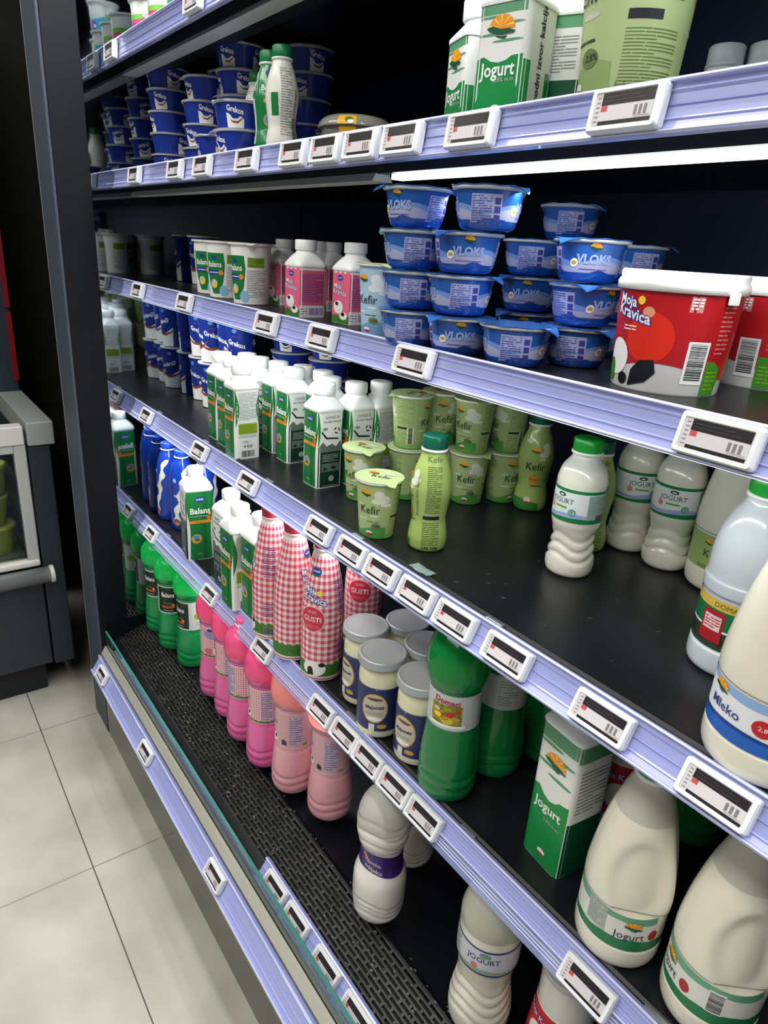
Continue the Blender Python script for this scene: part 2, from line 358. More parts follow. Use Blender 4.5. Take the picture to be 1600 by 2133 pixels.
def pink_carton(root):
    r, hb = 0.0265, 0.093; s = carton_shell(root, r, hb, 0.136, rn=0.0165, cap_r=0.018, cap_h=0.018); L = Lab(s); L.band(0.001, hb - 0.001, CARD, n=64, rows=2)
    for c in (0, pi):
        zz = [(-r, hb * 0.93)] + [(-r + 2 * r * i / 8, hb * (0.90 + 0.05 * (i % 2))) for i in range(1, 8)] + [(r, hb * 0.93)]
        L.poly([(-r, 0.012)] + zz + [(r, 0.012)], PK, c, 1); L.rect(-r, r, 0.001, 0.014, GRASS, c, 2)
        L.ell(0, hb * 0.83, r * 0.3, r * 0.18, BL, c, 3); L.text('imlek', r * 0.2, 0, hb * 0.83, WH, c, 4)
        L.text('Moja', r * 0.42, -r * 0.2, hb * 0.68, BL, c, 2, 0.06, shear=-0.1); L.text('Kravica', r * 0.46, 0, hb * 0.57, BL, c, 2, 0.06, shear=-0.1)
        L.text('Moja', r * 0.42, -r * 0.2, hb * 0.68, WH, c, 3, 0.01, shear=-0.1); L.text('Kravica', r * 0.46, 0, hb * 0.57, WH, c, 3, 0.01, shear=-0.1)
        L.ell(-r * 0.1, hb * 0.30, r * 0.5, r * 0.42, WH, c, 3); L.ell(r * 0.45, hb * 0.15, r * 0.4, r * 0.25, WH, c, 3)
        L.ell(-r * 0.25, hb * 0.36, r * 0.16, r * 0.12, BKP, c, 4); L.ell(r * 0.4, hb * 0.18, r * 0.18, r * 0.12, BKP, c, 4)
    for c in (pi / 2, -pi / 2):
        L.rect(-r, r, hb * 0.24, hb * 0.90, M('#d9607f', 0.35), c, 1); L.lines(-r * 0.8, r * 0.75, hb * 0.30, hb * 0.84, 16, PU, c, 2)
        L.rect(-r * 0.6, r * 0.75, hb * 0.03, hb * 0.20, WH, c, 1); L.bars(-r * 0.3, r * 0.7, hb * 0.05, hb * 0.19, PU, c); L.lines(-r * 0.9, -r * 0.4, hb * 0.05, hb * 0.19, 3, PU, c, 1)
    L.build('printed_label', root)
def mk_jogurt(r, hb, ht):
    def f(root):
        s = carton_shell(root, r, hb, ht, rn=0.021, cap_r=0.0235, cap_h=0.022); L = Lab(s); L.band(0.001, hb - 0.001, CARD, n=64, rows=2); MG = M('#5c9a70', 0.35); BG = M('#128a42', 0.3)
        for c in (0, pi):
            L.rect(-r * 0.97, r * 0.97, hb * 0.88, hb * 0.985, MG, c, 1)
            for k, z in enumerate((0.86, 0.80, 0.72, 0.66)): L.ell(r * (0.3 if k % 2 else -0.35), hb * z, r * 0.62, hb * 0.012, MG, c, 1)
            L.logo(0, hb * 0.755, r * 0.52, c, 3)
            pts = [(-r * 0.97, hb * 0.53), (-r * 0.6, hb * 0.545), (-r * 0.3, hb * 0.50), (0.0, hb * 0.485), (r * 0.3, hb * 0.50), (r * 0.5, hb * 0.53), (r * 0.97, hb * 0.54)]
            L.poly([(-r * 0.97, 0.001)] + pts + [(r * 0.97, 0.001)], BG, c, 1)
            L.text('Jogurt', r * 0.60, 0, hb * 0.425, WH, c, 3, 0.02, 0.9); L.text('2,8% m.m.', r * 0.20, r * 0.3, hb * 0.34, LG, c, 3)
            L.ell(r * 0.05, hb * 0.10, r * 0.2, r * 0.12, WH, c, 3); L.ell(r * 0.05, hb * 0.085, r * 0.16, r * 0.04, RD, c, 4)
        c = pi / 2; L.text('Prirodni izvor kalcija', r * 0.40, r * 0.0, hb * 0.52, DK, c, 2, 0.02, up_=True); L.rect(-r * 0.97, -r * 0.55, 0.001, hb * 0.50, BG, c, 1)
        L.rect(r * 0.45, r * 0.97, 0.001, hb * 0.45, BG, c, 1)
        c = -pi / 2; L.rect(-r * 0.97, r * 0.97, 0.001, hb * 0.42, DG, c, 1); L.lines(-r * 0.7, r * 0.7, hb * 0.48, hb * 0.8, 12, GY, c, 1); L.rect(-r * 0.97, r * 0.97, hb * 0.86, hb * 0.97, MG, c, 1)
        L.build('printed_label', root)
    return f

# ------------------------------------------------------------------ cups, tubs, pots
def cup_shell(root, rb, rt_, h, side, rim=WH, lid=WH, rimw=0.003, lip=0.0022, foil=None):
    s = Surf([(rb * 0.93, 0), (rb, 0.0015), (rt_, h - 0.003)]); mb = MB(); s.body(mb, side, 36)
    mb.build('cup', root)
    t = Surf([(rt_ - 0.001, h - 0.0035), (rt_ + rimw, h - 0.003), (rt_ + rimw + 0.0004, h - lip * 0.4), (rt_ + rimw, h)]); mb = MB(); t.body(mb, rim, 40); mb.build('rim', root)
    mb = MB(); seg = 40; R = rt_ + rimw + 0.0006; tab = 0.011; v = []
    for i in range(seg):
        th = 2 * pi * i / seg; d = abs((th - 0.9 + pi) % (2 * pi) - pi); rr = R + (tab * max(0, 1 - d / 0.28) if d < 0.28 else 0)
        v.append((rr * sin(th), -rr * cos(th), h + 0.0004 - (0.005 * max(0, 1 - d / 0.28))))
    n = len(v); v2 = [(x, y, z + 0.0006) for x, y, z in v]; inner = [(x * 0.84 * R / max(R, sqrt(x * x + y * y)), y * 0.84 * R / max(R, sqrt(x * x + y * y)), h - 0.0004) for x, y, z in v]
    mb.add(v + v2 + inner, [(i, (i + 1) % n, n + (i + 1) % n, n + i) for i in range(n)] + [(n + i, n + (i + 1) % n, 2 * n + (i + 1) % n, 2 * n + i) for i in range(n)] + [tuple(range(2 * n, 3 * n)), tuple(range(n))[::-1]], lid, False)
    mb.build('foil_lid', root)
    return s
def lid_print(root, R, h, fn):
    s = Flat(h); fn(s); s.build('lid_print', root)
class Flat(Lab):
    def __init__(s, h): s.mb = MB(); s.mb.keep = True; s.h = h; s.base = 0.0
    def _put(s, vs, fs, mat, c, layer): s.mb.add([(x, y, s.h + 0.00015 * layer) for x, y in vs], fs, mat, False)
def blue_wrap(L, h, front):
    # white foot that rises in a hump at the front, a caramel swoosh over it and the lettering
    for c in front:
        hump = lambda t, c=c: h * (0.42 - 0.10 * cos((t - c) * 2.2))
        L.band(0.002, hump, WH, c - 0.95, c + 0.75, 1)
        L.poly([(-h * 0.30 + h * 0.60 * i / 8, h * (0.30 + 0.55 * (i / 8 - 0.45) ** 2) - h * 0.03 * sin(pi * i / 8)) for i in range(9)] + [(-h * 0.30 + h * 0.60 * i / 8, h * (0.33 + 0.55 * (i / 8 - 0.45) ** 2)) for i in range(8, -1, -1)], BR, c, 3)
def tall_cup(root):
    s = cup_shell(root, 0.0295, 0.0365, 0.118, NB, lid=WH); L = Lab(s); h = 0.118; L.band(0.002, h - 0.005, NB)
    blue_wrap(L, h, (0, pi / 2 + 0.3, -pi / 2 + 0.2))
    for c in (0, pi / 2 + 0.3, -pi / 2 + 0.2):
        L.text('Grekos', 0.0165, 0, h * 0.60, WH, c, 3, 0.03, 0.86, shear=-0.25); L.ell(-0.004, h * 0.86, 0.006, 0.005, LB, c, 2); L.lines(-0.012, 0.010, h * 0.73, h * 0.76, 1, PU, c, 2)
    L.lines(-0.010, 0.010, h * 0.12, h * 0.30, 5, LB, pi, 2); L.rect(-0.006, 0.006, h * 0.05, h * 0.28, LB, pi - 0.6, 2); L.build('printed_label', root)
def wide_cup(root):
    s = cup_shell(root, 0.040, 0.0475, 0.0430, NB2, rim=M('#b9bcc0', 0.35), lid=M('#c9cbd2', 0.35)); L = Lab(s); h = 0.043; L.band(0.002, h - 0.004, NB2)
    for c in (0.0, pi / 2, pi * 1.12):
        L.poly([(-0.014, 0.002), (0.014, 0.002), (0.015, h * 0.35), (0.010, h * 0.46), (0.003, h * 0.36), (-0.004, h * 0.36), (-0.010, h * 0.52), (-0.016, h * 0.56)], WH, c, 1)
        L.poly([(-0.010, h * 0.34), (-0.004, h * 0.22), (0.004, h * 0.20), (0.012, h * 0.36), (0.013, h * 0.42), (0.004, h * 0.27), (-0.004, h * 0.28)], BR, c, 2)
        L.text('Grekos', 0.0125, 0, h * 0.66, WH, c, 3, 0.03, 0.78, shear=-0.2)
    L.build('printed_label', root)
def pot_kind(style):
    def f(root):
        if style == 'balans':
            s = cup_shell(root, 0.033, 0.0385, 0.110, WH, lid=WH, rimw=0.004, lip=0.006); L = Lab(s); h = 0.110; L.band(0.002, h - 0.012, WH)
            for c in (0.0, pi):
                L.poly([(-0.021, h * 0.80), (0.021, h * 0.80), (0.023, h * 0.6), (0.018, h * 0.3), (0.008, h * 0.08), (-0.006, h * 0.08), (-0.016, h * 0.3), (-0.022, h * 0.55)], GR, c, 1)
                L.ell(0, h * 0.72, 0.006, 0.004, BL, c, 3); L.text('Balans', 0.0155, 0, h * 0.60, WH, c, 3, 0.02, 0.85); L.rect(-0.021, 0.020, h * 0.42, h * 0.50, BL, c, 2)
                L.lines(-0.014, 0.008, h * 0.44, h * 0.48, 1, WH, c, 3); L.ell(0.014, h * 0.46, 0.005, 0.005, OR, c, 4); L.ell(-0.002, h * 0.26, 0.008, 0.009, M('#c9ccb0', 0.4), c, 3); L.ell(0.0, h * 0.23, 0.005, 0.005, YE, c, 4)
                L.ell(0.018, h * 0.14, 0.009, 0.011, M('#8fc3e0', 0.4), c, 2)
            for c in (pi / 2 - 0.4, -pi / 2 - 0.4):
                L.rect(-0.016, 0.017, h * 0.62, h * 0.78, LI, c, 1); L.lines(-0.014, 0.015, h * 0.63, h * 0.77, 5, GR, c, 2); L.lines(-0.017, 0.019, h * 0.12, h * 0.58, 16, GY, c, 1)
            L.build('printed_label', root)
        else:
            s = cup_shell(root, 0.0305, 0.0365, 0.085, WH, lid=WH, rimw=0.004, lip=0.005); L = Lab(s); h = 0.085; m = M('#3fa5c6', 0.35) if style == 'blue' else M('#e04f86', 0.35)
            L.band(lambda t: h * (0.12 + 0.06 * sin(2 * t)), lambda t: h * (0.58 + 0.06 * sin(2 * t + 1)), m, layer=1); L.band(lambda t: h * 0.55, lambda t: h * 0.66, M('#7fc24a', 0.4), -2.4, 0.9, layer=2, rows=1)
            for c in (0.2, pi / 2 + 0.3, pi + .8): L.ell(0.0, h * 0.36, 0.010, 0.010, M('#4a55b4', 0.4), c, 3); L.ell(0.006, h * 0.40, 0.006, 0.006, M('#e8327a', 0.4), c, 4); L.ell(-0.004, h * 0.34, 0.004, 0.004, WH, c, 5)
            L.build('printed_label', root)
    return f
def mk_kefir(rb, rt_, h, base='#a7bb7c', hill='#4f9a46', cloud='#d7dccb'):
    def f(root):
        G = M(base, 0.42); s = cup_shell(root, rb, rt_, h, G, rim=WH, lid=M('#b9cc92', 0.45)); L = Lab(s); C_ = M(cloud, 0.45); H = M(hill, 0.42); k = rb / 0.027; L.band(0.0012, h - 0.006, G)
        L.band(0.0015, lambda t: h * (0.17 + 0.06 * sin(2 * t + 0.6)), H, -1.4, 0.9, layer=1); L.band(0.0015, lambda t: h * (0.10 + 0.03 * sin(3 * t)), M('#7fa85c', 0.42), 0.9, 4.88, layer=1)
        for c in (0.0, pi * 0.98):
            L.logo(-0.006 * k, h * 0.80, 0.0085 * k, c, 3)
            for (a, z, q, w_) in ((0.015, 0.80, .008, .07), (0.020, 0.72, .012, .08), (0.012, 0.68, .009, .05), (0.026, 0.62, .009, .03), (-0.016, 0.60, .006, .02), (0.008, 0.42, .008, .015), (-0.012, 0.36, 0.01, 0.012)): L.ell(a * k, h * z, q * k, h * w_, C_, c, 1)
            L.text('Kefir', 0.0185 * k, 0.0, h * 0.52, DK, c, 4, 0.0, 0.9); L.lines(-0.004 * k, 0.014 * k, h * 0.30, h * 0.33, 1, M('#3c4a33', .5), c, 3); L.ell(0.010 * k, h * 0.24, 0.007 * k, 0.005 * k, M('#6c7f4e', 0.5), c, 3); L.text('2,8%', 0.005 * k, 0.012 * k, h * 0.24, DK, c, 4)
            L.ell(0.0, h * 0.12, 0.005 * k, 0.003 * k, WH, c, 4); L.ell(0.0, h * 0.10, 0.005 * k, 0.0018 * k, RD, c, 5)
        T1 = M('#66803f', 0.5)
        L.lines(-0.017 * k, 0.014 * k, h * 0.46, h * 0.93, 20 if k < 1.3 else 34, T1, pi / 2 + 0.1, 1, 0.3); L.rect(-0.017 * k, 0.002 * k, h * 0.38, h * 0.42, DK, pi / 2 + 0.1, 1); L.lines(-0.017 * k, 0.0 if k < 1.3 else 0.014 * k, h * 0.08, h * 0.35, 9 if k < 1.3 else 19, T1, pi / 2 + 0.1, 1, 0.3)
        if k < 1.3: L.rect(0.003 * k, 0.014 * k, h * 0.10, h * 0.42, WH, pi / 2 + 0.1, 1); L.bars(0.0045 * k, 0.0125 * k, h * 0.11, h * 0.41, DK, pi / 2 + 0.1, 2, True)
        L.lines(-0.012 * k, 0.012 * k, h * 0.12, h * 0.90, 26, T1, -pi / 2, 1); L.build('printed_label', root)
        F = Flat(h + 0.0012); F.text('Kefir', 0.017 * k, 0.004, -0.002, DK, 0, 1, 0.0); F.ell(-0.014 * k, 0.012 * k, 0.009 * k, 0.006 * k, OR, 0, 1); F.ell(-0.013 * k, 0.010 * k, 0.008 * k, 0.002 * k, DG, 0, 2); F.ell(0.010 * k, 0.015 * k, 0.012 * k, 0.004 * k, C_, 0, 1); F.build('lid_print', root)
    return f
def snack_tub(root):
    U = M('#2458a8', 0.22, coat=0.3); rb, rt_, h = 0.0300, 0.0405, 0.0455
    s = Surf(smooth_prof([(rb * 0.86, 0), (rb, 0.003), (rb + 0.004, 0.014), (rt_ - 0.003, h - 0.009), (rt_ - 0.001, h - 0.004)], 3)); mb = MB(); s.body(mb, U, 36); mb.build('cup', root)
    t = Surf([(rt_ - 0.002, h - 0.005), (rt_ + 0.002, h - 0.004), (rt_ + 0.0025, h - 0.0015), (rt_ + 0.002, h - 0.0010)]); mb = MB(); t.body(mb, M('#c3c7c6', 0.3), 40); mb.build('rim', root)
    mb = MB(); R = rt_ + 0.0035; seg = 48; v = []
    for i in range(seg):
        th = 2 * pi * i / seg; d = min(abs((th - k + pi) % (2 * pi) - pi) for k in (-0.75, 2.5)); e = max(0, 1 - d / 0.34); rr = R + 0.012 * e; v.append((rr * sin(th), -rr * cos(th), h - 0.0008 - 0.008 * e * e + 0.0006 * sin(9 * th)))
    v2 = [(x, y, z + 0.0006) for x, y, z in v]; inn = [(0.9 * rt_ * sin(2 * pi * i / seg), -0.9 * rt_ * cos(2 * pi * i / seg), h - 0.0004) for i in range(seg)]; n = seg
    mb.add(v + v2 + inn, [(i, (i + 1) % n, n + (i + 1) % n, n + i) for i in range(n)] + [(n + i, n + (i + 1) % n, 2 * n + (i + 1) % n, 2 * n + i) for i in range(n)] + [tuple(range(2 * n, 3 * n)), tuple(range(n))[::-1]], M('#3b74c8', 0.18, metal=0.35), False); mb.build('foil_lid', root)
    L = Lab(s); SK = M('#6f90cc', 0.3); CL = M('#a5a8c8', 0.35); LV = M('#a9b0da', 0.35); PT = M('#5a60a8', 0.4); DB = M('#17489c', 0.2, coat=0.35)
    L.band(0.010, lambda t: 0.020 + 0.004 * sin(2.5 * t + 1), CL, layer=1); L.band(lambda t: 0.0195 + 0.004 * sin(2.5 * t + 1), lambda t: 0.024 + 0.003 * sin(3 * t), SK, layer=1, rows=1)
    L.band(0.002, lambda t: 0.010 + 0.0025 * sin(4 * t + 0.5) + 0.001 * sin(9 * t), DB, layer=2)
    L.band(0.001, 0.040, U, layer=0)
    for c in (0.0, pi):
        L.logo(0, 0.036, 0.0062, c, 3); L.text('VLOKS', 0.0135, 0, 0.0235, M('#7f97d0', 0.3), c, 3, 0.05, 0.9); L.text('VLOKS', 0.0135, 0, 0.0235, M('#a6bbe2', 0.3), c, 4, 0.0, 0.9); L.lines(-0.015, 0.015, 0.0125, 0.015, 1, PU, c, 3); L.ell(-0.021, 0.020, 0.0045, 0.0045, WH, c, 3); L.ell(-0.021, 0.020, 0.003, 0.002, GO, c, 4)
    for c in (pi / 2, -pi / 2):
        L.rect(-0.017, 0.017, 0.006, 0.036, LV, c, 2); L.lines(-0.016, 0.006, 0.008, 0.035, 11, PT, c, 3, 0.5)
        for k in range(3): L.rect(0.009, 0.0155, 0.009 + k * 0.0085, 0.0155 + k * 0.0085, M('#3d3f8e', 0.4), c, 3)
    L.build('printed_label', root)
def pail(root):
    s = Surf([(0.050, 0), (0.0515, 0.002), (0.0575, 0.100)]); mb = MB(); s.body(mb, WH, 48); mb.build('bucket', root); L = Lab(s); h = 0.1; R1 = M('#b51c22', 0.3); R2 = M('#e0301f', 0.28)
    L.band(lambda t: h * (0.22 + 0.07 * sin(2 * t + 0.5)), 0.0985, R1, layer=1)
    for c in (0.0, pi):
        L.ell(0.016, 0.052, 0.024, 0.024, R2, c, 2); L.ell(0.013, 0.075, 0.006, 0.005, M('#e8a07c', 0.4), c, 3)
        L.text('Moja', 0.013, -0.014, 0.084, BL, c, 3, 0.09, shear=-0.15); L.text('Moja', 0.013, -0.014, 0.084, WH, c, 4, 0.02, shear=-0.15); L.ell(0.004, 0.085, 0.004, 0.004, YE, c, 3)
        L.text('Kravica', 0.0145, -0.006, 0.072, BL, c, 3, 0.09, shear=-0.2); L.text('Kravica', 0.0145, -0.006, 0.072, WH, c, 4, 0.02, shear=-0.2)
        L.ell(-0.020, 0.030, 0.016, 0.018, WH, c, 2); L.poly([(0.0, 0.004), (0.018, 0.010), (0.027, 0.020), (0.024, 0.032), (0.010, 0.030), (0.002, 0.020)], BKP, c, 3); L.ell(-0.008, 0.010, 0.006, 0.006, BKP, c, 3); L.ell(-0.030, 0.016, 0.007, 0.012, M('#2f8a24', 0.4), c, 3); L.lines(-0.014, 0.002, 0.056, 0.062, 2, WH, c, 4)
    for c in (pi / 2 - 0.25, -pi / 2 - .25):
        L.rect(-0.019, 0.002, 0.012, 0.052, WH, c, 2); L.bars(-0.0165, -0.0005, 0.016, 0.050, DK, c, 3, True); L.poly([(0.003, 0.002), (0.021, 0.002), (0.024, 0.016), (0.021, 0.028), (0.012, 0.034), (0.003, 0.034)], M('#3d8f25', 0.4), c, 2)
        L.lines(0.005, 0.019, 0.006, 0.026, 5, LI, c, 3); L.rect(-0.026, -0.014, 0.078, 0.092, M('#d98a86', 0.4), c, 2); L.lines(-0.025, -0.015, 0.080, 0.091, 4, WH, c, 3, 0.6); L.lines(0.008, 0.024, 0.040, 0.090, 12, M('#cf7a74', 0.4), c, 2)
    L.build('printed_label', root)
    t = Surf([(0.0585, 0.094), (0.0605, 0.0945), (0.0610, 0.101), (0.0595, 0.104), (0.0585, 0.105), (0.0590, 0.110), (0.0575, 0.1125), (0.0545, 0.1125), (0.053, 0.1105)]); mb = MB(); t.body(mb, WH, 56); l = mb.build('lid', root)
    mb = MB(); a = pi / 2 - 0.05; mb.box(-0.006, 0.006, -0.0035, 0.0, 0.086, 0.097, WH); o = mb.build('tamper_tab', l, 0.001); o.location = (0.0600 * sin(a), -0.0600 * cos(a), 0); o.rotation_euler = (0, 0, a)
def clear_bowl(root):
    s = Surf(smooth_prof([(0.044, 0), (0.049, 0.003), (0.054, 0.030), (0.057, 0.038)], 3)); mb = MB(); s.body(mb, M('#9a9688', 0.12, trans=0.35, coat=0.5), 40); mb.build('bowl', root)
    mb = MB(); f = Surf([(0.040, 0.003), (0.046, 0.022), (0.044, 0.028), (0.02, 0.033)]); f.body(mb, M('#c9bd86', 0.6, var=0.3, vs=120, bump=1.0), 30); mb.build('salad', root)
    t = Surf(smooth_prof([(0.0575, 0.037), (0.0605, 0.039), (0.0600, 0.043), (0.0555, 0.050), (0.045, 0.056), (0.025, 0.058)], 3)); mb = MB(); t.body(mb, M('#a7a69c', 0.1, coat=0.6, tl=0.3), 44); mb.build('lid', root)
    L = Lab(Surf(smooth_prof([(0.0605, 0.039), (0.0600, 0.043), (0.0555, 0.050), (0.045, 0.056)], 4)), 0.0006); c = 0.75
    L.band(0.0395, 0.0545, M('#f0b020', 0.4), c - 0.25, c + 0.25, 1); L.ell(0.003, 0.046, 0.006, 0.004, GRASS, c, 3); L.ell(0.006, 0.043, 0.005, 0.003, WH, c, 4); L.build('paper_label', root)
    L = Lab(s, 0.0006); L.band(0.005, 0.037, M('#f0b020', 0.4), c - 0.24, c + 0.24, 1); L.build('side_label', root)

# ------------------------------------------------------------------ bottles
def waves(zs, amp=0.0012, a2=0.004, ph=0.0):
    def d(th, z):
        o = 0
        for zc in zs:
            q = (z - (zc + a2 * cos(3 * th + ph))) / 0.0026
            if abs(q) < 3: o -= amp * math.exp(-q * q)
        return o
    return d
def fine(prof, dz=0.0022):
    out = [prof[0]]
    for a, b in zip(prof, prof[1:]):
        n = max(1, int(abs(b[1] - a[1]) / dz)); 
        for i in range(1, n + 1): out.append(tuple(a[q] + (b[q] - a[q]) * i / n for q in range(len(a))))
    return out
def neck_cap(root, r, z0, h, mat, ring=WH):
    mb = MB(); Surf([(r * 0.9, z0 - 0.004), (r * 1.07, z0 - 0.003), (r * 1.07, z0), (r * 0.9, z0 + 0.001)]).body(mb, ring, 32); mb.build('tamper_ring', root)
    ring_cap('cap', root, r, z0 + 0.0005, z0 + h, mat, 28)
def kefir_bottle_kind(style):
    def f(root):
        k = 1.0
        pr = smooth_prof([(0.024, 0), (0.0285, 0.004), (0.0300, 0.018), (0.0280, 0.034), (0.0258, 0.048), (0.0275, 0.066), (0.0310, 0.090), (0.0305, 0.104), (0.0265, 0.124), (0.0200, 0.143), (0.0175, 0.152), (0.017, 0.154)], 5)
        base = M('#a2ba66', 0.25, coat=0.3) if style == 'kefir' else (M('#e8e6dc', 0.25) if style == 'milk' else M('#1f7f45', 0.22, coat=0.4))
        s = Surf(pr); mb = MB(); s.body(mb, base, 36); mb.build('bottle', root)
        if style != 'kefir':
            L = Lab(s); G = M('#cfd6cf', 0.4)
            if style == 'milk':
                L.lines(-0.010, 0.012, 0.030, 0.14, 26, GY, 0.3, 1); L.text('Prirodni jogurt', 0.007, 0.0, 0.085, DK, 0.9, 2, 0.01, up_=True); L.rect(-0.008, 0.006, 0.062, 0.098, GR, -0.4, 1); L.bars(-0.004, 0.006, 0.02, 0.06, DK, 0.9, 2, True)
                L.band(0.004, 0.150, GR, 1.45, 2.6, 1)
            else:
                L.ell(0, 0.138, 0.008, 0.005, BL, 0.5, 2); L.text('Balans', 0.013, 0, 0.112, WH, 0.5, 3, 0.02); L.rect(-0.012, 0.012, 0.088, 0.094, OR, 0.5, 2); L.ell(0.008, 0.103, 0.004, 0.004, RO, 0.5, 3); L.ell(-0.004, 0.060, 0.008, 0.010, GO, 0.5, 2); L.ell(-0.004, 0.060, 0.005, 0.006, LB, 0.5, 3)
                L.band(0.02, 0.14, G, -1.9, -0.6, 1); L.lines(-0.01, 0.01, 0.03, 0.13, 24, GY, -1.2, 2)
            L.build('printed_label', root); neck_cap(root, 0.0185, 0.156, 0.020, M('#137a46', 0.3)); return
        L = Lab(s); C_ = M('#dbe3c4', 0.4); T1 = M('#51642f', 0.5)
        L.band(0.002, lambda t: 0.014 + 0.010 * cos(t + 0.9), M('#3f8a3a', 0.35), -2.2, 0.5, layer=1)
        L.logo(-0.002, 0.112, 0.0085, 0, 3); L.text('Kefir', 0.019, 0.001, 0.084, DK, 0, 4, 0.0, 0.9); L.ell(0.0, 0.060, 0.0085, 0.0085, OR, 0, 3); L.text('Novo!', 0.0055, 0, 0.060, DK, 0, 4, 0.01)
        for (a, z, q, w_) in ((0.016, 0.120, .006, .006), (0.020, 0.112, .008, .008), (0.014, 0.106, .009, .005), (0.012, 0.098, .006, .002), (-0.014, .128, .006, .004)): L.ell(a, z, q, w_, C_, 0, 1)
        L.lines(-0.004, 0.016, 0.046, 0.050, 1, DK, 0, 3); L.ell(-0.006, 0.022, 0.006, 0.006, M('#e9ddc8', .4), 0, 3); L.ell(-0.006, 0.018, 0.005, 0.002, RD, 0, 4)
        c = pi / 2 + 0.1; L.text('Kefir', 0.012, 0, 0.143, T1, c, 2); L.lines(-0.011, 0.011, 0.062, 0.134, 26, T1, c, 1); L.rect(-0.013, 0.012, 0.052, 0.058, DK, c, 1); L.lines(-0.013, 0.013, 0.012, 0.048, 13, T1, c, 1); L.text('2,8% 330g', 0.006, 0, 0.008, DK, c, 2, .02)
        L.text('Prirodni izvor kalcija', 0.0075, 0.0, 0.088, T1, pi / 2 - 0.75, 2, 0.0, up_=True)
        L.build('printed_label', root); neck_cap(root, 0.0185, 0.156, 0.020, M('#0f5c46', 0.3))
    return f
def jogurt_bottle(root):
    pr = fine(smooth_prof([(0.027, 0), (0.0325, 0.005), (0.0345, 0.018), (0.0325, 0.036), (0.0300, 0.055), (0.0315, 0.070), (0.0345, 0.084), (0.0345, 0.130), (0.0345, 0.142), (0.0300, 0.158), (0.0215, 0.170), (0.0190, 0.174), (0.0185, 0.178)], 4))
    s = Surf(pr, waves((0.030, 0.045, 0.060), 0.0030, 0.005)); mb = MB(); s.body(mb, MILK, 48, z1=0.160, cap1=False); s.body(mb, M('#e9e9e0', 0.2, coat=0.4, tl=0.15), 48, z0=0.160, cap0=False); mb.build('bottle', root)
    L = Lab(Surf(pr)); G2 = M('#1c7f45', 0.3)
    L.band(0.086, 0.132, M('#e9edea', 0.35), layer=1); L.band(0.128, 0.1325, G2, layer=2, rows=1); L.band(0.0855, lambda t: 0.091 + 0.0015 * sin(2 * t), G2, layer=2, rows=1)
    L.band(0.091, lambda t: 0.097 + 0.002 * sin(3 * t), M('#a9aede', 0.4), layer=1.6, rows=1)
    L.ell(0, 0.1235, 0.006, 0.003, DG, 0, 3); L.ell(0, 0.1232, 0.003, 0.0011, WH, 0, 4); L.text('JOGURT', 0.0105, 0, 0.1145, DG, 0, 3, 0.0, 0.95); L.rect(-0.009, 0.010, 0.1045, 0.1070, M('#5da33a', .4), 0, 3); L.ell(0.018, 0.100, 0.0055, 0.0055, M('#63a884', 0.4), 0, 3); L.text('1,5', 0.006, 0.018, 0.100, WH, 0, 4); L.ell(-0.017, 0.105, 0.004, 0.004, M('#d98a7a', .4), 0, 3)
    L.rect(-0.020, 0.016, 0.092, 0.127, M('#9fb8ab', 0.4), pi / 2 + 0.1, 3); L.lines(-0.018, 0.013, 0.100, 0.126, 8, GY, pi / 2 + 0.1, 4); L.bars(-0.006, 0.010, 0.0905, 0.099, DK, pi / 2 + 0.1, 5)
    L.build('printed_label', root); neck_cap(root, 0.0200, 0.181, 0.019, M('#1c9a32', 0.25))
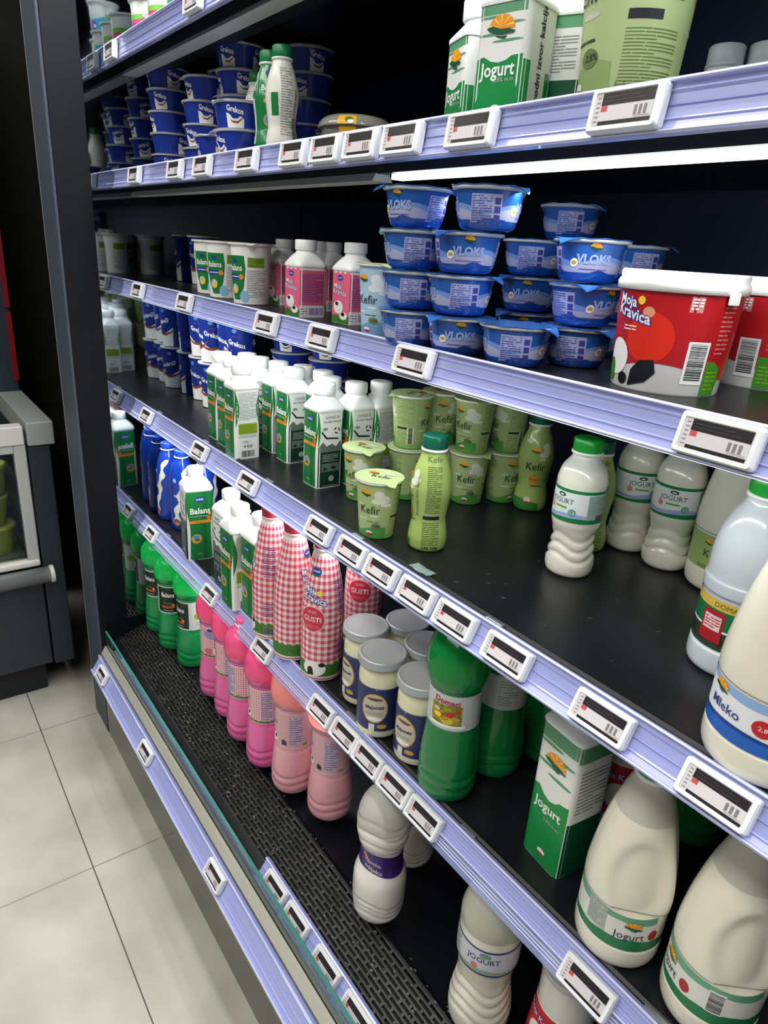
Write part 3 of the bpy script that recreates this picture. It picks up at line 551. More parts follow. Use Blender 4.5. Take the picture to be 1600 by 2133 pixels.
def jug_kind(style):
    def f(root):
        hole = style in ('green_handle', 'green_turned')
        def dsp(th, z):
            if not hole: return 0
            c = 0.75 if style == 'green_handle' else 0.85; a = ((th - c + pi) % (2 * pi) - pi); q = (a / 0.72) ** 2 + ((z - 0.128) / 0.050) ** 2
            r2 = ((a - 0.80) / 0.14) ** 2 + ((z - 0.125) / 0.055) ** 2
            return (-0.0075 * min(1, max(0, (1.25 - q) * 1.5)) if q < 1.25 else 0) + (0.0055 * math.exp(-r2) if r2 < 4 else 0)
        pr = fine(smooth_prof([(0.040, 0), (0.0470, 0.005), (0.0495, 0.016), (0.0495, 0.032), (0.0488, 0.034), (0.0488, 0.086), (0.0495, 0.089), (0.0490, 0.110), (0.0440, 0.150), (0.0360, 0.190), (0.0270, 0.222), (0.0205, 0.240), (0.0195, 0.246)], 4), 0.004)
        s = Surf(pr, dsp); body = '#ebe7d5'; mb = MB(); s.body(mb, M(body, 0.2, sss=0.15, coat=0.6), 56, z1=(0.222 if style in ('olive', 'blue') else 0.200), cap1=False); s.body(mb, M('#d2d3c6', 0.2, coat=0.4, tl=0.15), 56, z0=(0.222 if style in ('olive', 'blue') else 0.200), cap0=False); mb.build('jug', root)
        L = Lab(Surf(pr))
        if style == 'olive':
            L.band(0.035, 0.085, M('#9cb56a', 0.4), layer=1); L.logo(-0.010, 0.074, 0.006, 0.1, 3); L.ell(0.012, 0.066, 0.010, 0.012, M('#d4dabc', .4), 0.1, 2); L.text('Kefir', 0.015, 0, 0.058, DK, 0.1, 3); L.ell(0.0, 0.046, 0.006, 0.006, OR, 0.1, 3); L.lines(-.02, .02, .037, .042, 2, DG, 0.1, 3)
            L.rect(-0.004, 0.018, 0.050, 0.083, M('#b5c98a', .4), 1.15, 2); L.bars(-0.002, 0.016, 0.054, 0.081, DK, 1.15, 3, True); L.lines(-0.006, 0.018, 0.037, 0.049, 4, DK, 1.15, 3)
        elif style == 'blue':
            L.band(0.035, 0.085, M('#eceef2', 0.35), layer=1); L.band(0.035, lambda t: 0.048 + 0.003 * sin(2 * t + 1) + 0.001 * sin(7 * t), M('#1f62c0', 0.3), layer=2); L.band(lambda t: 0.078 - 0.002 * sin(3 * t), 0.0855, M('#8fb4e2', 0.35), layer=2); L.band(lambda t: 0.0455 + 0.003 * sin(2 * t + 1), lambda t: 0.049 + 0.003 * sin(2 * t + 1), M('#123d8c', 0.3), layer=3, rows=1)
            L.logo(-0.006, 0.078, 0.009, 0.0, 4); L.text('Mleko', 0.013, 0.002, 0.062, M('#3c3f8a', .4), 0, 4, 0.01); L.ell(0.0, 0.062, 0.0085, 0.0085, M('#c4202c', .35), 0.75, 3); L.text('2,8', 0.006, 0, 0.062, WH, 0.75, 4); L.lines(-0.012, 0.012, 0.053, 0.075, 4, M('#3c3f8a', .4), 1.3, 3)
        else:
            G = M('#1f7a48', 0.32); LGm = M('#69a888', 0.35)
            L.band(0.035, 0.085, M('#e4e4dd', 0.35), layer=1); L.band(lambda t: 0.076 + 0.0015 * sin(4 * t), 0.0855, LGm, layer=2); L.band(0.035, lambda t: 0.047 + 0.004 * sin(1.5 * t + 0.4) + 0.0008 * sin(9 * t), G, layer=2)
            c = 0.75 if style == 'green_handle' else -0.75
            L.logo(0.003, 0.071, 0.010, c, 4); L.text('Jogurt', 0.0145, 0, 0.057, DK, c, 4, 0.0, 0.95); L.rect(-0.012, 0.012, 0.051, 0.084, M('#b4bcb6', .4), c - 0.8, 3); L.lines(-0.011, 0.011, 0.052, 0.083, 12, GY, c - 0.8, 4); L.ell(0.022, 0.058, 0.006, 0.0075, M('#b0232c', .35), c + 0.12, 3)
            L.rect(0.0, 0.016, 0.050, 0.080, WH, c + 1.05, 3); L.bars(0.001, 0.015, 0.052, 0.078, DK, c + 1.05, 4, True)
        L.build('printed_label', root); neck_cap(root, 0.0205, 0.249, 0.018, {'blue': M('#2a66c0', .3), 'olive': M('#2c8a3c', .3)}.get(style, M('#1c8a3a', 0.3)))
    return f
def litre_bottle(root):
    pr = fine(smooth_prof([(0.038, 0), (0.0425, 0.004), (0.0440, 0.014), (0.0435, 0.030), (0.0425, 0.033), (0.0425, 0.094), (0.0440, 0.099), (0.0440, 0.112), (0.0425, 0.116), (0.0425, 0.140), (0.0395, 0.165), (0.0320, 0.187), (0.0235, 0.203), (0.0215, 0.210)], 4), 0.004)
    s = Surf(pr); mb = MB(); s.body(mb, M('#d5dbe0', 0.18, coat=0.4, tl=0.12), 44); mb.build('bottle', root); L = Lab(s)
    L.band(0.034, 0.093, M('#2c3a26', 0.35, var=0.6, vs=90), layer=1); L.band(0.058, 0.082, M('#17713c', 0.3), layer=2); L.band(0.082, 0.093, M('#d9b84c', 0.35), layer=2, rows=2); L.band(0.0565, 0.0590, WH, layer=3, rows=1)
    L.text('DOMACE', 0.0085, 0, 0.0875, M('#7a6a20', .4), 0.2, 4); L.text('DOMACE', 0.0085, 0, 0.0875, M('#7a6a20', .4), 1.5, 4); L.rect(-0.014, 0.012, 0.042, 0.080, M('#a8202c', .35), -0.15, 4); L.rect(-0.011, 0.009, 0.056, 0.074, M('#e2ccc8', .4), -0.15, 5); L.lines(-0.010, 0.008, 0.058, 0.072, 4, RD, -0.15, 6); L.ell(0.010, 0.048, 0.014, 0.005, M('#b9b39a', .5), 1.0, 4)
    L.build('printed_label', root); neck_cap(root, 0.0225, 0.213, 0.022, M('#1c9a32', 0.22))
def gusti(root):
    pr = smooth_prof([(0.031, 0), (0.0355, 0.003), (0.0370, 0.010), (0.0370, 0.060), (0.0370, 0.110), (0.0350, 0.140), (0.0300, 0.172), (0.0235, 0.202), (0.0190, 0.220), (0.0180, 0.226)], 5); s = Surf(pr); mb = MB(); s.body(mb, M('#eceae4', 0.3), 40); mb.build('bottle', root); L = Lab(s)
    L.band(0.012, 0.218, gingham_mat(), layer=0, n=56, rows=30, uv=True)
    jag = lambda t: 0.030 + 0.004 * abs(sin(9 * t)) + 0.003 * abs(sin(23 * t)); L.band(0.012, jag, GRASS, layer=1, n=120, rows=2); L.band(0.0065, 0.0085, M('#d24a5c', .35), layer=1, rows=1)
    for c in (0.0, pi):
        L.ell(0.0, 0.193, 0.0095, 0.007, GR, c, 2); L.ell(0.0, 0.1945, 0.009, 0.006, BL, c, 3); L.text('imlek', 0.006, 0, 0.1945, WH, c, 4)
        L.text('Moja', 0.013, -0.007, 0.163, BL, c, 3, 0.10, shear=-0.2); L.text('Moja', 0.013, -0.007, 0.163, WH, c, 4, 0.02, shear=-0.2); L.ell(0.010, 0.160, 0.0045, 0.0045, YE, c, 3)
        L.text('Kravica', 0.0145, 0.002, 0.149, BL, c, 3, 0.10, shear=-0.2); L.text('Kravica', 0.0145, 0.002, 0.149, WH, c, 4, 0.02, shear=-0.2)
        L.ell(0, 0.115, 0.0235, 0.0225, M('#efc6c0', .4), c, 2); L.ell(0, 0.115, 0.0220, 0.0210, M('#cf3650', .32), c, 3); L.lines(-0.008, 0.008, 0.125, 0.130, 2, M('#eeb0b0', .4), c, 4); L.text('GUSTI', 0.0125, 0, 0.115, M('#f0d2cc', .4), c, 4, 0.02); L.lines(-0.014, 0.014, 0.100, 0.105, 2, M('#e88a94', .4), c, 4)
        L.ell(0.006, 0.026, 0.021, 0.014, WH, c, 3); L.poly([(-0.006, 0.014), (0.006, 0.014), (0.004, 0.026), (0.000, 0.030), (-0.006, 0.026)], BKP, c, 4); L.ell(0.020, 0.034, 0.006, 0.004, BKP, c, 4)
    L.lines(-0.011, 0.011, 0.125, 0.180, 14, PU, pi / 2, 2); L.lines(-0.012, 0.012, 0.048, 0.075, 7, PU, pi / 2, 2); L.rect(-0.010, 0.010, 0.014, 0.028, M('#9aa0a4', .4), pi / 2, 3); L.bars(-0.009, 0.009, 0.015, 0.027, DK, pi / 2, 4)
    L.build('printed_label', root); neck_cap(root, 0.0185, 0.228, 0.018, M('#cf3650', 0.3), M('#f0e6e2', .3))
def jar(root):
    s = Surf(smooth_prof([(0.030, 0), (0.0355, 0.004), (0.0375, 0.012), (0.0375, 0.060), (0.0375, 0.104), (0.0365, 0.118), (0.0325, 0.131), (0.0310, 0.136)], 4)); mb = MB(); s.body(mb, M('#e2dfbd', 0.12, coat=0.9), 40); mb.build('glass', root)
    L = Lab(s); NV = M('#263060', 0.35); L.band(0.018, 0.100, NV, layer=1); c = 0.35
    L.band(0.0985, 0.1005, M('#3c4a7c', .35), layer=2, rows=1)
    for cc in (c, c + pi):
        L.ell(0, 0.062, 0.0225, 0.0285, GO, cc, 2); L.ell(0, 0.062, 0.0205, 0.0265, M('#c9bfae', .4), cc, 3); L.ell(0.0, 0.080, 0.013, 0.0028, M('#6a4a2c', .4), cc, 4); L.text('Majonez', 0.0095, 0, 0.064, NV, cc, 4, 0.03, shear=0.1); L.lines(-0.015, 0.015, 0.048, 0.056, 3, GY, cc, 4); L.ell(0.0, 0.042, 0.013, 0.004, WH, cc, 4)
        L.rect(-0.008, 0.002, 0.018, 0.032, M('#dcdcdc', .4), cc, 3); L.ell(0.014, 0.028, 0.008, 0.0045, GO, cc, 3); L.text('e', 0.007, 0.002, 0.099, LG, cc, 3)
        L.lines(-0.013, 0.013, 0.046, 0.094, 12, M('#8f98b4', .4), cc + pi / 2, 2); L.rect(-0.013, 0.010, 0.020, 0.029, LG, cc + pi / 2, 2); L.ell(0, 0.038, 0.010, 0.004, GO, cc + pi / 2, 2)
    L.build('printed_label', root)
    t = Surf([(0.0385, 0.134), (0.0405, 0.1345), (0.0412, 0.137), (0.0405, 0.139), (0.0405, 0.146), (0.0395, 0.1485), (0.0370, 0.1492), (0.0350, 0.1482), (0.0335, 0.1480)]); mb = MB(); t.body(mb, M('#b4b8ba', 0.32, metal=0.25), 48); mb.build('lid', root)
def big_bottle(bodyc, headc, style, scale=1.0):
    def f(root):
        k = scale
        raw = [(0.034, 0), (0.0395, 0.005), (0.0425, 0.018), (0.0425, 0.040), (0.0400, 0.072), (0.0375, 0.100), (0.0365, 0.113), (0.0365, 0.165), (0.0395, 0.170), (0.0432, 0.184), (0.0438, 0.204), (0.0405, 0.223), (0.0310, 0.239), (0.0205, 0.248), (0.0185, 0.252)]
        tall_ = style in ('balans', 'gingham', 'lightpink')
        if tall_: raw = [(0.034, 0), (0.0395, 0.005), (0.0425, 0.018), (0.0425, 0.040), (0.0405, 0.065), (0.0375, 0.090), (0.0365, 0.102), (0.0365, 0.178), (0.0395, 0.185), (0.0440, 0.200), (0.0443, 0.216), (0.0405, 0.234), (0.0290, 0.247), (0.0205, 0.252), (0.0185, 0.255)]
        if style == 'purple': raw = [(0.034, 0), (0.0410, 0.008), (0.0440, 0.030), (0.0445, 0.060), (0.0430, 0.082), (0.0370, 0.098), (0.0350, 0.105), (0.0350, 0.138), (0.0400, 0.150), (0.0435, 0.170), (0.0430, 0.192), (0.0370, 0.214), (0.0270, 0.230), (0.0200, 0.240), (0.0185, 0.248)]
        if style == 'jogurt': raw = [(0.038, 0), (0.043, 0.006), (0.0445, 0.03), (0.0415, 0.055), (0.0385, 0.075), (0.0375, 0.095), (0.0405, 0.118), (0.0425, 0.130), (0.0425, 0.176), (0.0430, 0.185), (0.0420, 0.200), (0.0360, 0.220), (0.0270, 0.234), (0.0200, 0.243), (0.0185, 0.250)]
        pr = fine(smooth_prof([(r * k, z * k) for r, z in raw], 4), 0.0025)
        wv = {'purple': waves((0.022, 0.032, 0.042, 0.165, 0.185, 0.205), 0.0024, 0.006), 'jogurt': waves((0.035, 0.052, 0.069, 0.086), 0.0028, 0.007)}.get(style, waves((0.024 * k, 0.040 * k), 0.0022, 0.003))
        s = Surf(pr, wv); mb = MB(); liq = M(bodyc, 0.2, coat=0.35, sss=0.12); z1 = (0.196 if tall_ else 0.183) * k
        s.body(mb, liq, 48, z1=z1, cap1=False); s.body(mb, M(headc, 0.15, coat=0.4, tl=0.40), 48, z0=z1, cap0=False); mb.build('bottle', root)
        L = Lab(Surf(pr)); a, b = (0.1035 * k, 0.1765 * k) if tall_ else (0.1135 * k, 0.1645 * k)
        if style == 'balans':
            L.band(a, b, M('#c9cfc9', .35), layer=1)
            for c in (0.1, pi):
                L.band(a + 0.004, b - 0.003, M('#10291f', .35), c - 0.80, c + 0.80, 2, n=14); L.text('Balans', 0.0165 * k, 0, a + 0.050 * k, WH, c, 3, 0.02, 0.85); L.lines(-0.012, 0.010, a + 0.027 * k, a + 0.029 * k, 1, LG, c, 3); L.ell(0.014, a + 0.024 * k, 0.004, 0.004, M('#e08a6a', .4), c, 4); L.rect(-0.018, 0.018, a + 0.015 * k, a + 0.021 * k, M('#b4581e', .4), c, 3); L.lines(-0.012, 0.014, a + 0.007 * k, a + 0.011 * k, 1, LG, c, 3)
            for c in (pi / 2 + 0.05, -pi / 2): L.ell(0, a + 0.036 * k, 0.013, 0.010, LI, c, 2); L.lines(-0.01, 0.01, a + 0.004, a + 0.022, 6, GY, c, 2)
        elif style in ('gingham', 'lightpink'):
            L.band(a, b, gingham_mat('#c97a8a' if style == 'lightpink' else '#d06a80', 0.005) if style == 'gingham' else M('#d9a9ae', .35), layer=1, n=48, rows=10, uv=True); L.band(a, a + 0.001, WH, layer=2, rows=1); L.band(b - 0.001, b, WH, layer=2, rows=1)
            if style == 'gingham': L.band(a + 0.001, lambda t: a + 0.005 + 0.001 * sin(20 * t), GRASS, layer=2, rows=1, n=80)
            for c in (0.1, pi):
                L.ell(0, b - 0.008, 0.007, 0.004, BL, c, 3); L.text('Moja', 0.010, -0.004, b - 0.016, LB, c, 3, 0.03, shear=-0.2); L.text('Kravica', 0.011, 0, b - 0.024, LB, c, 3, 0.03, shear=-0.2); L.ell(-0.004, a + 0.015, 0.011, 0.008, M('#d9607a', .4), c, 3); L.ell(0.014, a + 0.016, 0.008, 0.009, WH, c, 3); L.ell(0.015, a + 0.018, 0.003, 0.004, BKP, c, 4)
            for c in (pi / 2 + 0.1, -pi / 2): L.rect(-0.013, 0.012, a + 0.008, b - 0.006, M('#c9b6cc', .4), c, 3); L.lines(-0.012, 0.011, a + 0.009, b - 0.007, 12, M('#7a6a9a', .4), c, 4); L.rect(0.015, 0.024, a + 0.004, a + 0.009, M('#6fa04a', .4), c, 3)
            if style == 'lightpink': L.poly([(-0.028, a + 0.006), (-0.018, a + 0.006), (-0.018, a + 0.014), (-0.024, a + 0.018), (-0.028, a + 0.016)], M('#2c3436', .4), pi / 2 + 0.1, 4)
        elif style == 'food':
            L.band(a, b, M('#c4c8c6', .35), layer=1); c = 0.35
            L.text('Domaci', 0.0115, -0.002, b - 0.010, M('#b4303c', .4), c, 4, 0.03, shear=-0.05); L.rect(-0.024, 0.020, a + 0.008, b - 0.015, M('#8a8c24', .5, var=0.7, vs=160), c, 2)
            for (x, z, q, m_) in ((-0.014, .020, .006, YE), (0.004, .024, .006, RD), (-0.004, .018, .006, M('#c4601e')), (0.012, .018, .005, GO), (-0.016, .028, .005, M('#e0b8a0')), (0.0, .014, .009, M('#c9c02a')), (0.014, .028, .004, RD)): L.ell(x, a + z, q, q * 0.6, m_, c, 3)
            L.band(a + 0.004, a + 0.008, WH, c - 0.75, c + 0.7, 3, rows=1); L.lines(-0.014, 0.014, a + 0.006, b - 0.006, 10, GY, c + pi / 2 + .1, 2); L.lines(-0.014, 0.014, a + 0.006, b - 0.006, 10, GY, c - pi / 2, 2)
        elif style == 'purple':
            a, b = 0.100, 0.148; Pp = M('#3d2470', .3)
            L.band(lambda t: a + 0.004 + 0.005 * sin(2 * t + 2.2), lambda t: b - 0.006 + 0.004 * cos(2 * t), Pp, layer=1); L.text('Kiselo', 0.012, 0, 0.128, M('#b9b0c4', .4), 0.05, 3, 0.02, shear=-0.3); L.text('mlijeko', 0.011, 0.002, 0.114, M('#cfcad4', .4), 0.05, 3, 0.02, shear=-0.3); L.poly([(-0.02, 0.142), (-0.014, 0.142), (-0.004, 0.124), (-0.008, 0.124)], OR, 0.05, 2)
        elif style == 'jogurt':
            a, b = 0.130, 0.176; L.band(a, b, M('#cdccd6', .35), layer=1); L.band(b - 0.003, b, M('#24306c', .35), layer=2, rows=1); L.band(a, a + 0.003, M('#24306c', .35), layer=2, rows=1); L.band(a + 0.003, lambda t: a + 0.009 + 0.002 * sin(3 * t), M('#8fa890', .4), layer=2, rows=1)
            L.ell(0.002, b - 0.009, 0.008, 0.004, M('#5f9a78', .4), 0.5, 3); L.text('JOGURT', 0.0125, 0.0, 0.157, M('#3c4a6c', .4), 0.5, 3, 0.01); L.ell(-0.012, 0.144, 0.005, 0.005, M('#c97a6a', .4), 0.5, 3); L.lines(-0.010, 0.010, a + 0.009, b - 0.005, 10, GY, -0.6, 3)
        elif style == 'red':
            a, b = 0.04, 0.120; L.band(a, b, M('#c42a30', .35), layer=1); L.band(b - 0.003, b + 0.001, WH, layer=2, rows=1); L.text('Moja Kravica', 0.012, 0, 0.100, BL, 0.0, 3, 0.06); L.text('Moja Kravica', 0.012, 0, 0.100, WH, 0.0, 4, 0.0); L.ell(0.0, 0.07, 0.02, 0.02, WH, 0.0, 2); L.lines(-0.012, 0.012, 0.05, 0.11, 12, WH, 1.5, 2)
        L.build('printed_label', root); neck_cap(root, 0.0195, (0.256 if tall_ else 0.252) * k, 0.014, {'balans': M('#178a3c', .3), 'food': M('#157a38', .3), 'purple': M('#4a2a86', .3), 'gingham': M('#ee6aa0', .3), 'lightpink': M('#efaab0', .3)}.get(style, M('#e8e8e4', .3)))
    return f
def splash_bottle(root):
    pr = smooth_prof([(0.030, 0), (0.0340, 0.004), (0.0350, 0.014), (0.0350, 0.060), (0.0335, 0.090), (0.0350, 0.120), (0.0335, 0.150), (0.0270, 0.180), (0.0200, 0.198), (0.0180, 0.204)], 5); s = Surf(pr); mb = MB(); s.body(mb, M('#153a9e', 0.22, coat=0.5), 40); mb.build('bottle', root); L = Lab(s)
    for c, sg in ((0.35, 1), (pi + 0.5, -1), (pi / 2 + 0.75, 1)):
        n = 22; P1 = []; P2 = []
        for i in range(n + 1):
            z = 0.020 + 0.160 * i / n; x = sg * (-0.016 + 0.034 * i / n + 0.003 * sin(i * 0.9)); w_ = 0.0085 + 0.003 * sin(i * 1.3) - 0.003 * (i / n); P1.append((x - w_, z)); P2.append((x + w_, z))
        L.poly(P1 + P2[::-1], M('#dcdcd0', .3), c, 2)
        L.text('70', 0.011, -sg * 0.013, 0.100, WH, c, 3, 0.02); L.ell(-sg * 0.014, 0.145, 0.006, 0.007, LB, c, 2); L.text('2,8', 0.006, -sg * 0.014, 0.145, WH, c, 3); L.ell(sg * -0.012, 0.024, 0.011, 0.011, M('#8a4a34', .4), c, 3); L.ell(sg * -0.010, 0.021, 0.007, 0.005, M('#b98a74', .4), c, 4)
    L.rect(-0.010, 0.010, 0.075, 0.12, M('#2f57b8', .3), pi * 0.9, 2); L.lines(-0.011, 0.011, 0.030, 0.075, 12, M('#4a6cc8', .4), pi / 2 - 0.15, 2); L.build('printed_label', root); neck_cap(root, 0.0185, 0.207, 0.018, M('#1d3fa8', 0.3))
def grey_cap_bottle(root):
    s = Surf(smooth_prof([(0.022, 0), (0.026, 0.004), (0.027, 0.03), (0.027, 0.060), (0.023, 0.078), (0.019, 0.084)], 4)); mb = MB(); s.body(mb, M('#cfd4d6', .3), 32); mb.build('bottle', root); neck_cap(root, 0.0195, 0.087, 0.020, M('#c4c8ca', .35), M('#c4c8ca', .35))

YB = 'drinking yogurt'
DEF = {
 'balans': (mk_balans(0.0275, 0.148, 0.191), 'yogurt_carton', 'carton', 'green and white half-litre yogurt cartons'),
 'balans_big': (mk_balans(0.0345, 0.188, 0.236), 'large_yogurt_carton', 'carton', 'large green and white yogurt cartons'),
 'pinkc': (pink_carton, 'pink_milk_carton', 'carton', 'small pink drink cartons'),
 'jogs': (mk_jogurt(0.030, 0.108, 0.148), 'small_yogurt_carton', 'carton', 'small green yogurt cartons with white caps'),
 'jogb': (mk_jogurt(0.034, 0.218, 0.252), 'tall_yogurt_carton', 'carton', None),
 'tall': (tall_cup, 'tall_yogurt_cup', 'yogurt cup', 'tall blue yogurt cups'),
 'wide': (wide_cup, 'wide_yogurt_cup', 'yogurt cup', 'wide blue yogurt cups in stacks'),
 'pot': (pot_kind('balans'), 'yogurt_pot', 'yogurt pot', 'white and green yogurt pots'),
 'potb': (pot_kind('blue'), 'fruit_yogurt_pot', 'yogurt pot', 'fruit yogurt pots on the top shelf'),
 'potp': (pot_kind('pink'), 'fruit_yogurt_pot', 'yogurt pot', 'fruit yogurt pots on the top shelf'),
 'kcup': (mk_kefir(0.0270, 0.0350, 0.094), 'kefir_cup', 'kefir cup', 'pale green kefir cups'),
 'kcupb': (mk_kefir(0.0270, 0.0340, 0.110, '#a7c7de', '#6f9fc0', '#dfe7ec'), 'kefir_cup', 'kefir cup', None),
 'kbig': (mk_kefir(0.044, 0.056, 0.19, '#b3c58c', '#93ad6c', '#c9cdbd'), 'large_kefir_cup', 'kefir cup', None),
 'tub': (snack_tub, 'snack_tub', 'tub', 'blue foil-lidded tubs'),
 'pail': (pail, 'yogurt_pail', 'pail', 'red yogurt pails'),
 'bowl': (clear_bowl, 'salad_bowl', 'plastic bowl', None),
 'kbot': (kefir_bottle_kind('kefir'), 'kefir_bottle', 'bottle', 'pale green kefir bottles'),
 'sbot': (kefir_bottle_kind('milk'), 'slim_yogurt_bottle', 'bottle', 'slim yogurt bottles with green caps'),
 'sbotg': (kefir_bottle_kind('green'), 'slim_yogurt_bottle', 'bottle', 'slim yogurt bottles with green caps'),
 'jbot': (jogurt_bottle, 'yogurt_bottle', 'bottle', 'white yogurt bottles with green banded labels'),
 'jolive': (jug_kind('olive'), 'kefir_jug', 'jug', 'milk jugs'), 'jblue': (jug_kind('blue'), 'milk_jug', 'jug', 'milk jugs'),
 'jgreen': (jug_kind('green_handle'), 'yogurt_jug', 'jug', 'milk jugs'), 'jgreen2': (jug_kind('green_turned'), 'yogurt_jug', 'jug', 'milk jugs'),
 'litre': (litre_bottle, 'milk_bottle', 'bottle', None), 'gusti': (gusti, 'gingham_yogurt_bottle', 'bottle', 'red gingham yogurt bottles'),
 'jar': (jar, 'glass_jar', 'jar', 'mayonnaise jars with grey lids'),
 'food': (big_bottle('#0e7a3c', '#16a24c', 'food'), 'green_yogurt_bottle', 'bottle', 'green bottles with white food label'),
 'green': (big_bottle('#16904f', '#22cf6c', 'balans', 1.04), 'green_yogurt_bottle', 'bottle', 'large green bottles on the bottom deck'),
 'pink': (big_bottle('#e468a6', '#ff6ca4', 'gingham', 1.04), 'pink_yogurt_bottle', 'bottle', 'hot pink bottles on the bottom deck'),
 'lpink': (big_bottle('#e6a6b0', '#f2aaa4', 'lightpink', 1.04), 'pink_yogurt_bottle', 'bottle', 'pale pink bottles on the bottom deck'),
 'purple': (big_bottle('#e6e2da', '#dedfd6', 'purple', 1.04), 'white_yogurt_bottle', 'bottle', 'white bottles with purple labels'),
 'jog1': (big_bottle('#e6e2d2', '#dcdac8', 'jogurt', 1.04), 'white_yogurt_bottle', 'bottle', None),
 'redl': (big_bottle('#e2e0d8', '#d8dad4', 'red', 1.04), 'white_yogurt_bottle', 'bottle', None),
 'splash': (splash_bottle, 'blue_milk_bottle', 'bottle', 'blue bottles with white splash'),
 'gcap': (grey_cap_bottle, 'small_bottle', 'bottle', 'small grey-capped bottles'),
}

# ------------------------------------------------------------------ room and case
XW, XE, YB_ = -1.87, 0.95, 1.06
FLOOR = bpy.data.materials.new('floor_tiles'); FLOOR.use_nodes = True
nt = FLOOR.node_tree; b = nt.nodes['Principled BSDF']; b.inputs['Roughness'].default_value = 0.52
tc = nt.nodes.new('ShaderNodeTexCoord'); mp = nt.nodes.new('ShaderNodeMapping'); mp.inputs['Location'].default_value = (1.385, -0.232, 0)
nt.links.new(tc.outputs['Object'], mp.inputs[0]); sp = nt.nodes.new('ShaderNodeSeparateXYZ'); nt.links.new(mp.outputs[0], sp.inputs[0])
def mth(op, a, v=None, lk=None):
    n = nt.nodes.new('ShaderNodeMath'); n.operation = op; nt.links.new(a, n.inputs[0])
    if v is not None: n.inputs[1].default_value = v
    if lk is not None: nt.links.new(lk, n.inputs[1])
    return n.outputs[0]
gs = []
for k, wd in ((0, 0.0022), (1, 0.0014)):
    q = mth('ABSOLUTE', mth('SUBTRACT', mth('FRACT', mth('ADD', mth('DIVIDE', sp.outputs[k], 0.60), 100.5)), 0.5)); gs.append(mth('LESS_THAN', q, wd / 0.6))
nz = nt.nodes.new('ShaderNodeTexNoise'); nz.inputs['Scale'].default_value = 5; nz.inputs['Detail'].default_value = 6; nt.links.new(tc.outputs['Object'], nz.inputs['Vector'])
cr = nt.nodes.new('ShaderNodeValToRGB'); cr.color_ramp.elements[0].color = lin('#a6a397'); cr.color_ramp.elements[1].color = lin('#bbbaae'); cr.color_ramp.elements[0].position = .35; cr.color_ramp.elements[1].position = .68
nt.links.new(nz.outputs['Fac'], cr.inputs['Fac'])
mx1 = nt.nodes.new('ShaderNodeMix'); mx1.data_type = 'RGBA'; nt.links.new(gs[0], mx1.inputs['Factor']); nt.links.new(cr.outputs['Color'], mx1.inputs['A']); mx1.inputs['B'].default_value = lin('#8d8c82')
mx2 = nt.nodes.new('ShaderNodeMix'); mx2.data_type = 'RGBA'; nt.links.new(gs[1], mx2.inputs['Factor']); nt.links.new(mx1.outputs['Result'], mx2.inputs['A']); mx2.inputs['B'].default_value = lin('#4a4239')
nt.links.new(mx2.outputs['Result'], b.inputs['Base Color'])
mb = MB(); mb.box(-4.6, 3.0, -4.0, 1.8, -0.05, 0, FLOOR); f = mb.build('floor'); f['kind'] = 'structure'
mb = MB(); mb.box(-4.6, -4.5, -4.0, 1.8, 0, 3.1, M('#3c3e37', 0.7)); f = mb.build('wall_left'); f['kind'] = 'structure'
mb = MB(); mb.box(-4.6, 3.0, 1.7, 1.8, 0, 3.1, M('#14150f', 0.7)); f = mb.build('wall_back'); f['kind'] = 'structure'
mb = MB(); mb.box(-3.02, -2.92, 0.42, 1.7, 0, 3.05, M('#23241f', 0.75)); f = mb.build('wall_end'); f['kind'] = 'structure'
mb = MB(); mb.box(-4.6, 3.0, -4.0, 1.8, 3.05, 3.1, M('#55564f', 0.8)); f = mb.build('ceiling'); f['kind'] = 'structure'

BLK = M('#0b0d12', 0.38); NAVY = M('#1a2740', 0.5); STEEL = M('#6c6e69', 0.16, metal=0.7); PANEL = M('#0b0c10', 0.5, spec=0.3); EDGE = M('#414954', 0.5); ALU = M('#cfccbd', 0.33, metal=0.35)
case = thing('refrigerated_case', 'black open refrigerated dairy case with grey lower front and mirrored end', 'refrigerated case', (0, 0, 0))
mb = MB(); mb.box(XW, XE, YB_, YB_ + 0.04, 0.36, 2.36, NAVY); mb.build('back_panel', case)
mb = MB(); mb.box(XW - 0.14, XW - 0.001, 0.41, 1.10, 0.0, 2.40, PANEL); mb.box(XW - 0.14, XW - 0.002, 0.403, 0.4098, 0.0, 2.40, EDGE); mb.box(XW - 0.150, XW - 0.1402, 0.404, 0.416, 0.0, 2.40, ALU); mb.build('end_panel', case, 0.0015)
mir = M('#9aa2a6', 0.04, metal=1.0)
mb = MB(); mb.box(XW - 0.0008, XW + 0.0012, 0.488, YB_ - 0.002, 0.385, 2.36, mir); mb.build('end_mirror', case)
mb = MB(); mb.box(XE, XE + 0.10, 0.41, 1.10, 0.0, 2.40, PANEL); mb.build('end_panel', case, 0.002)
mb = MB(); mb.box(XW, XE, 0.42, 1.10, 2.36, 2.40, PANEL); mb.box(XW, XE, 0.34, 0.46, 2.32, 2.44, PANEL); mb.build('canopy', case, 0.004)
mb = MB(); mb.box(XW, XE, 0.405, 0.415, 0.0, 0.288, STEEL); mb.build('front_panel', case)
mb = MB(); mb.box(XW, XE, 0.545, YB_, 0.315, 0.355, BLK)
mb.extr([(0.545, 0.355), (0.552, 0.357), (0.560, 0.355)], XW, XE, BLK); mb.build('deck', case)
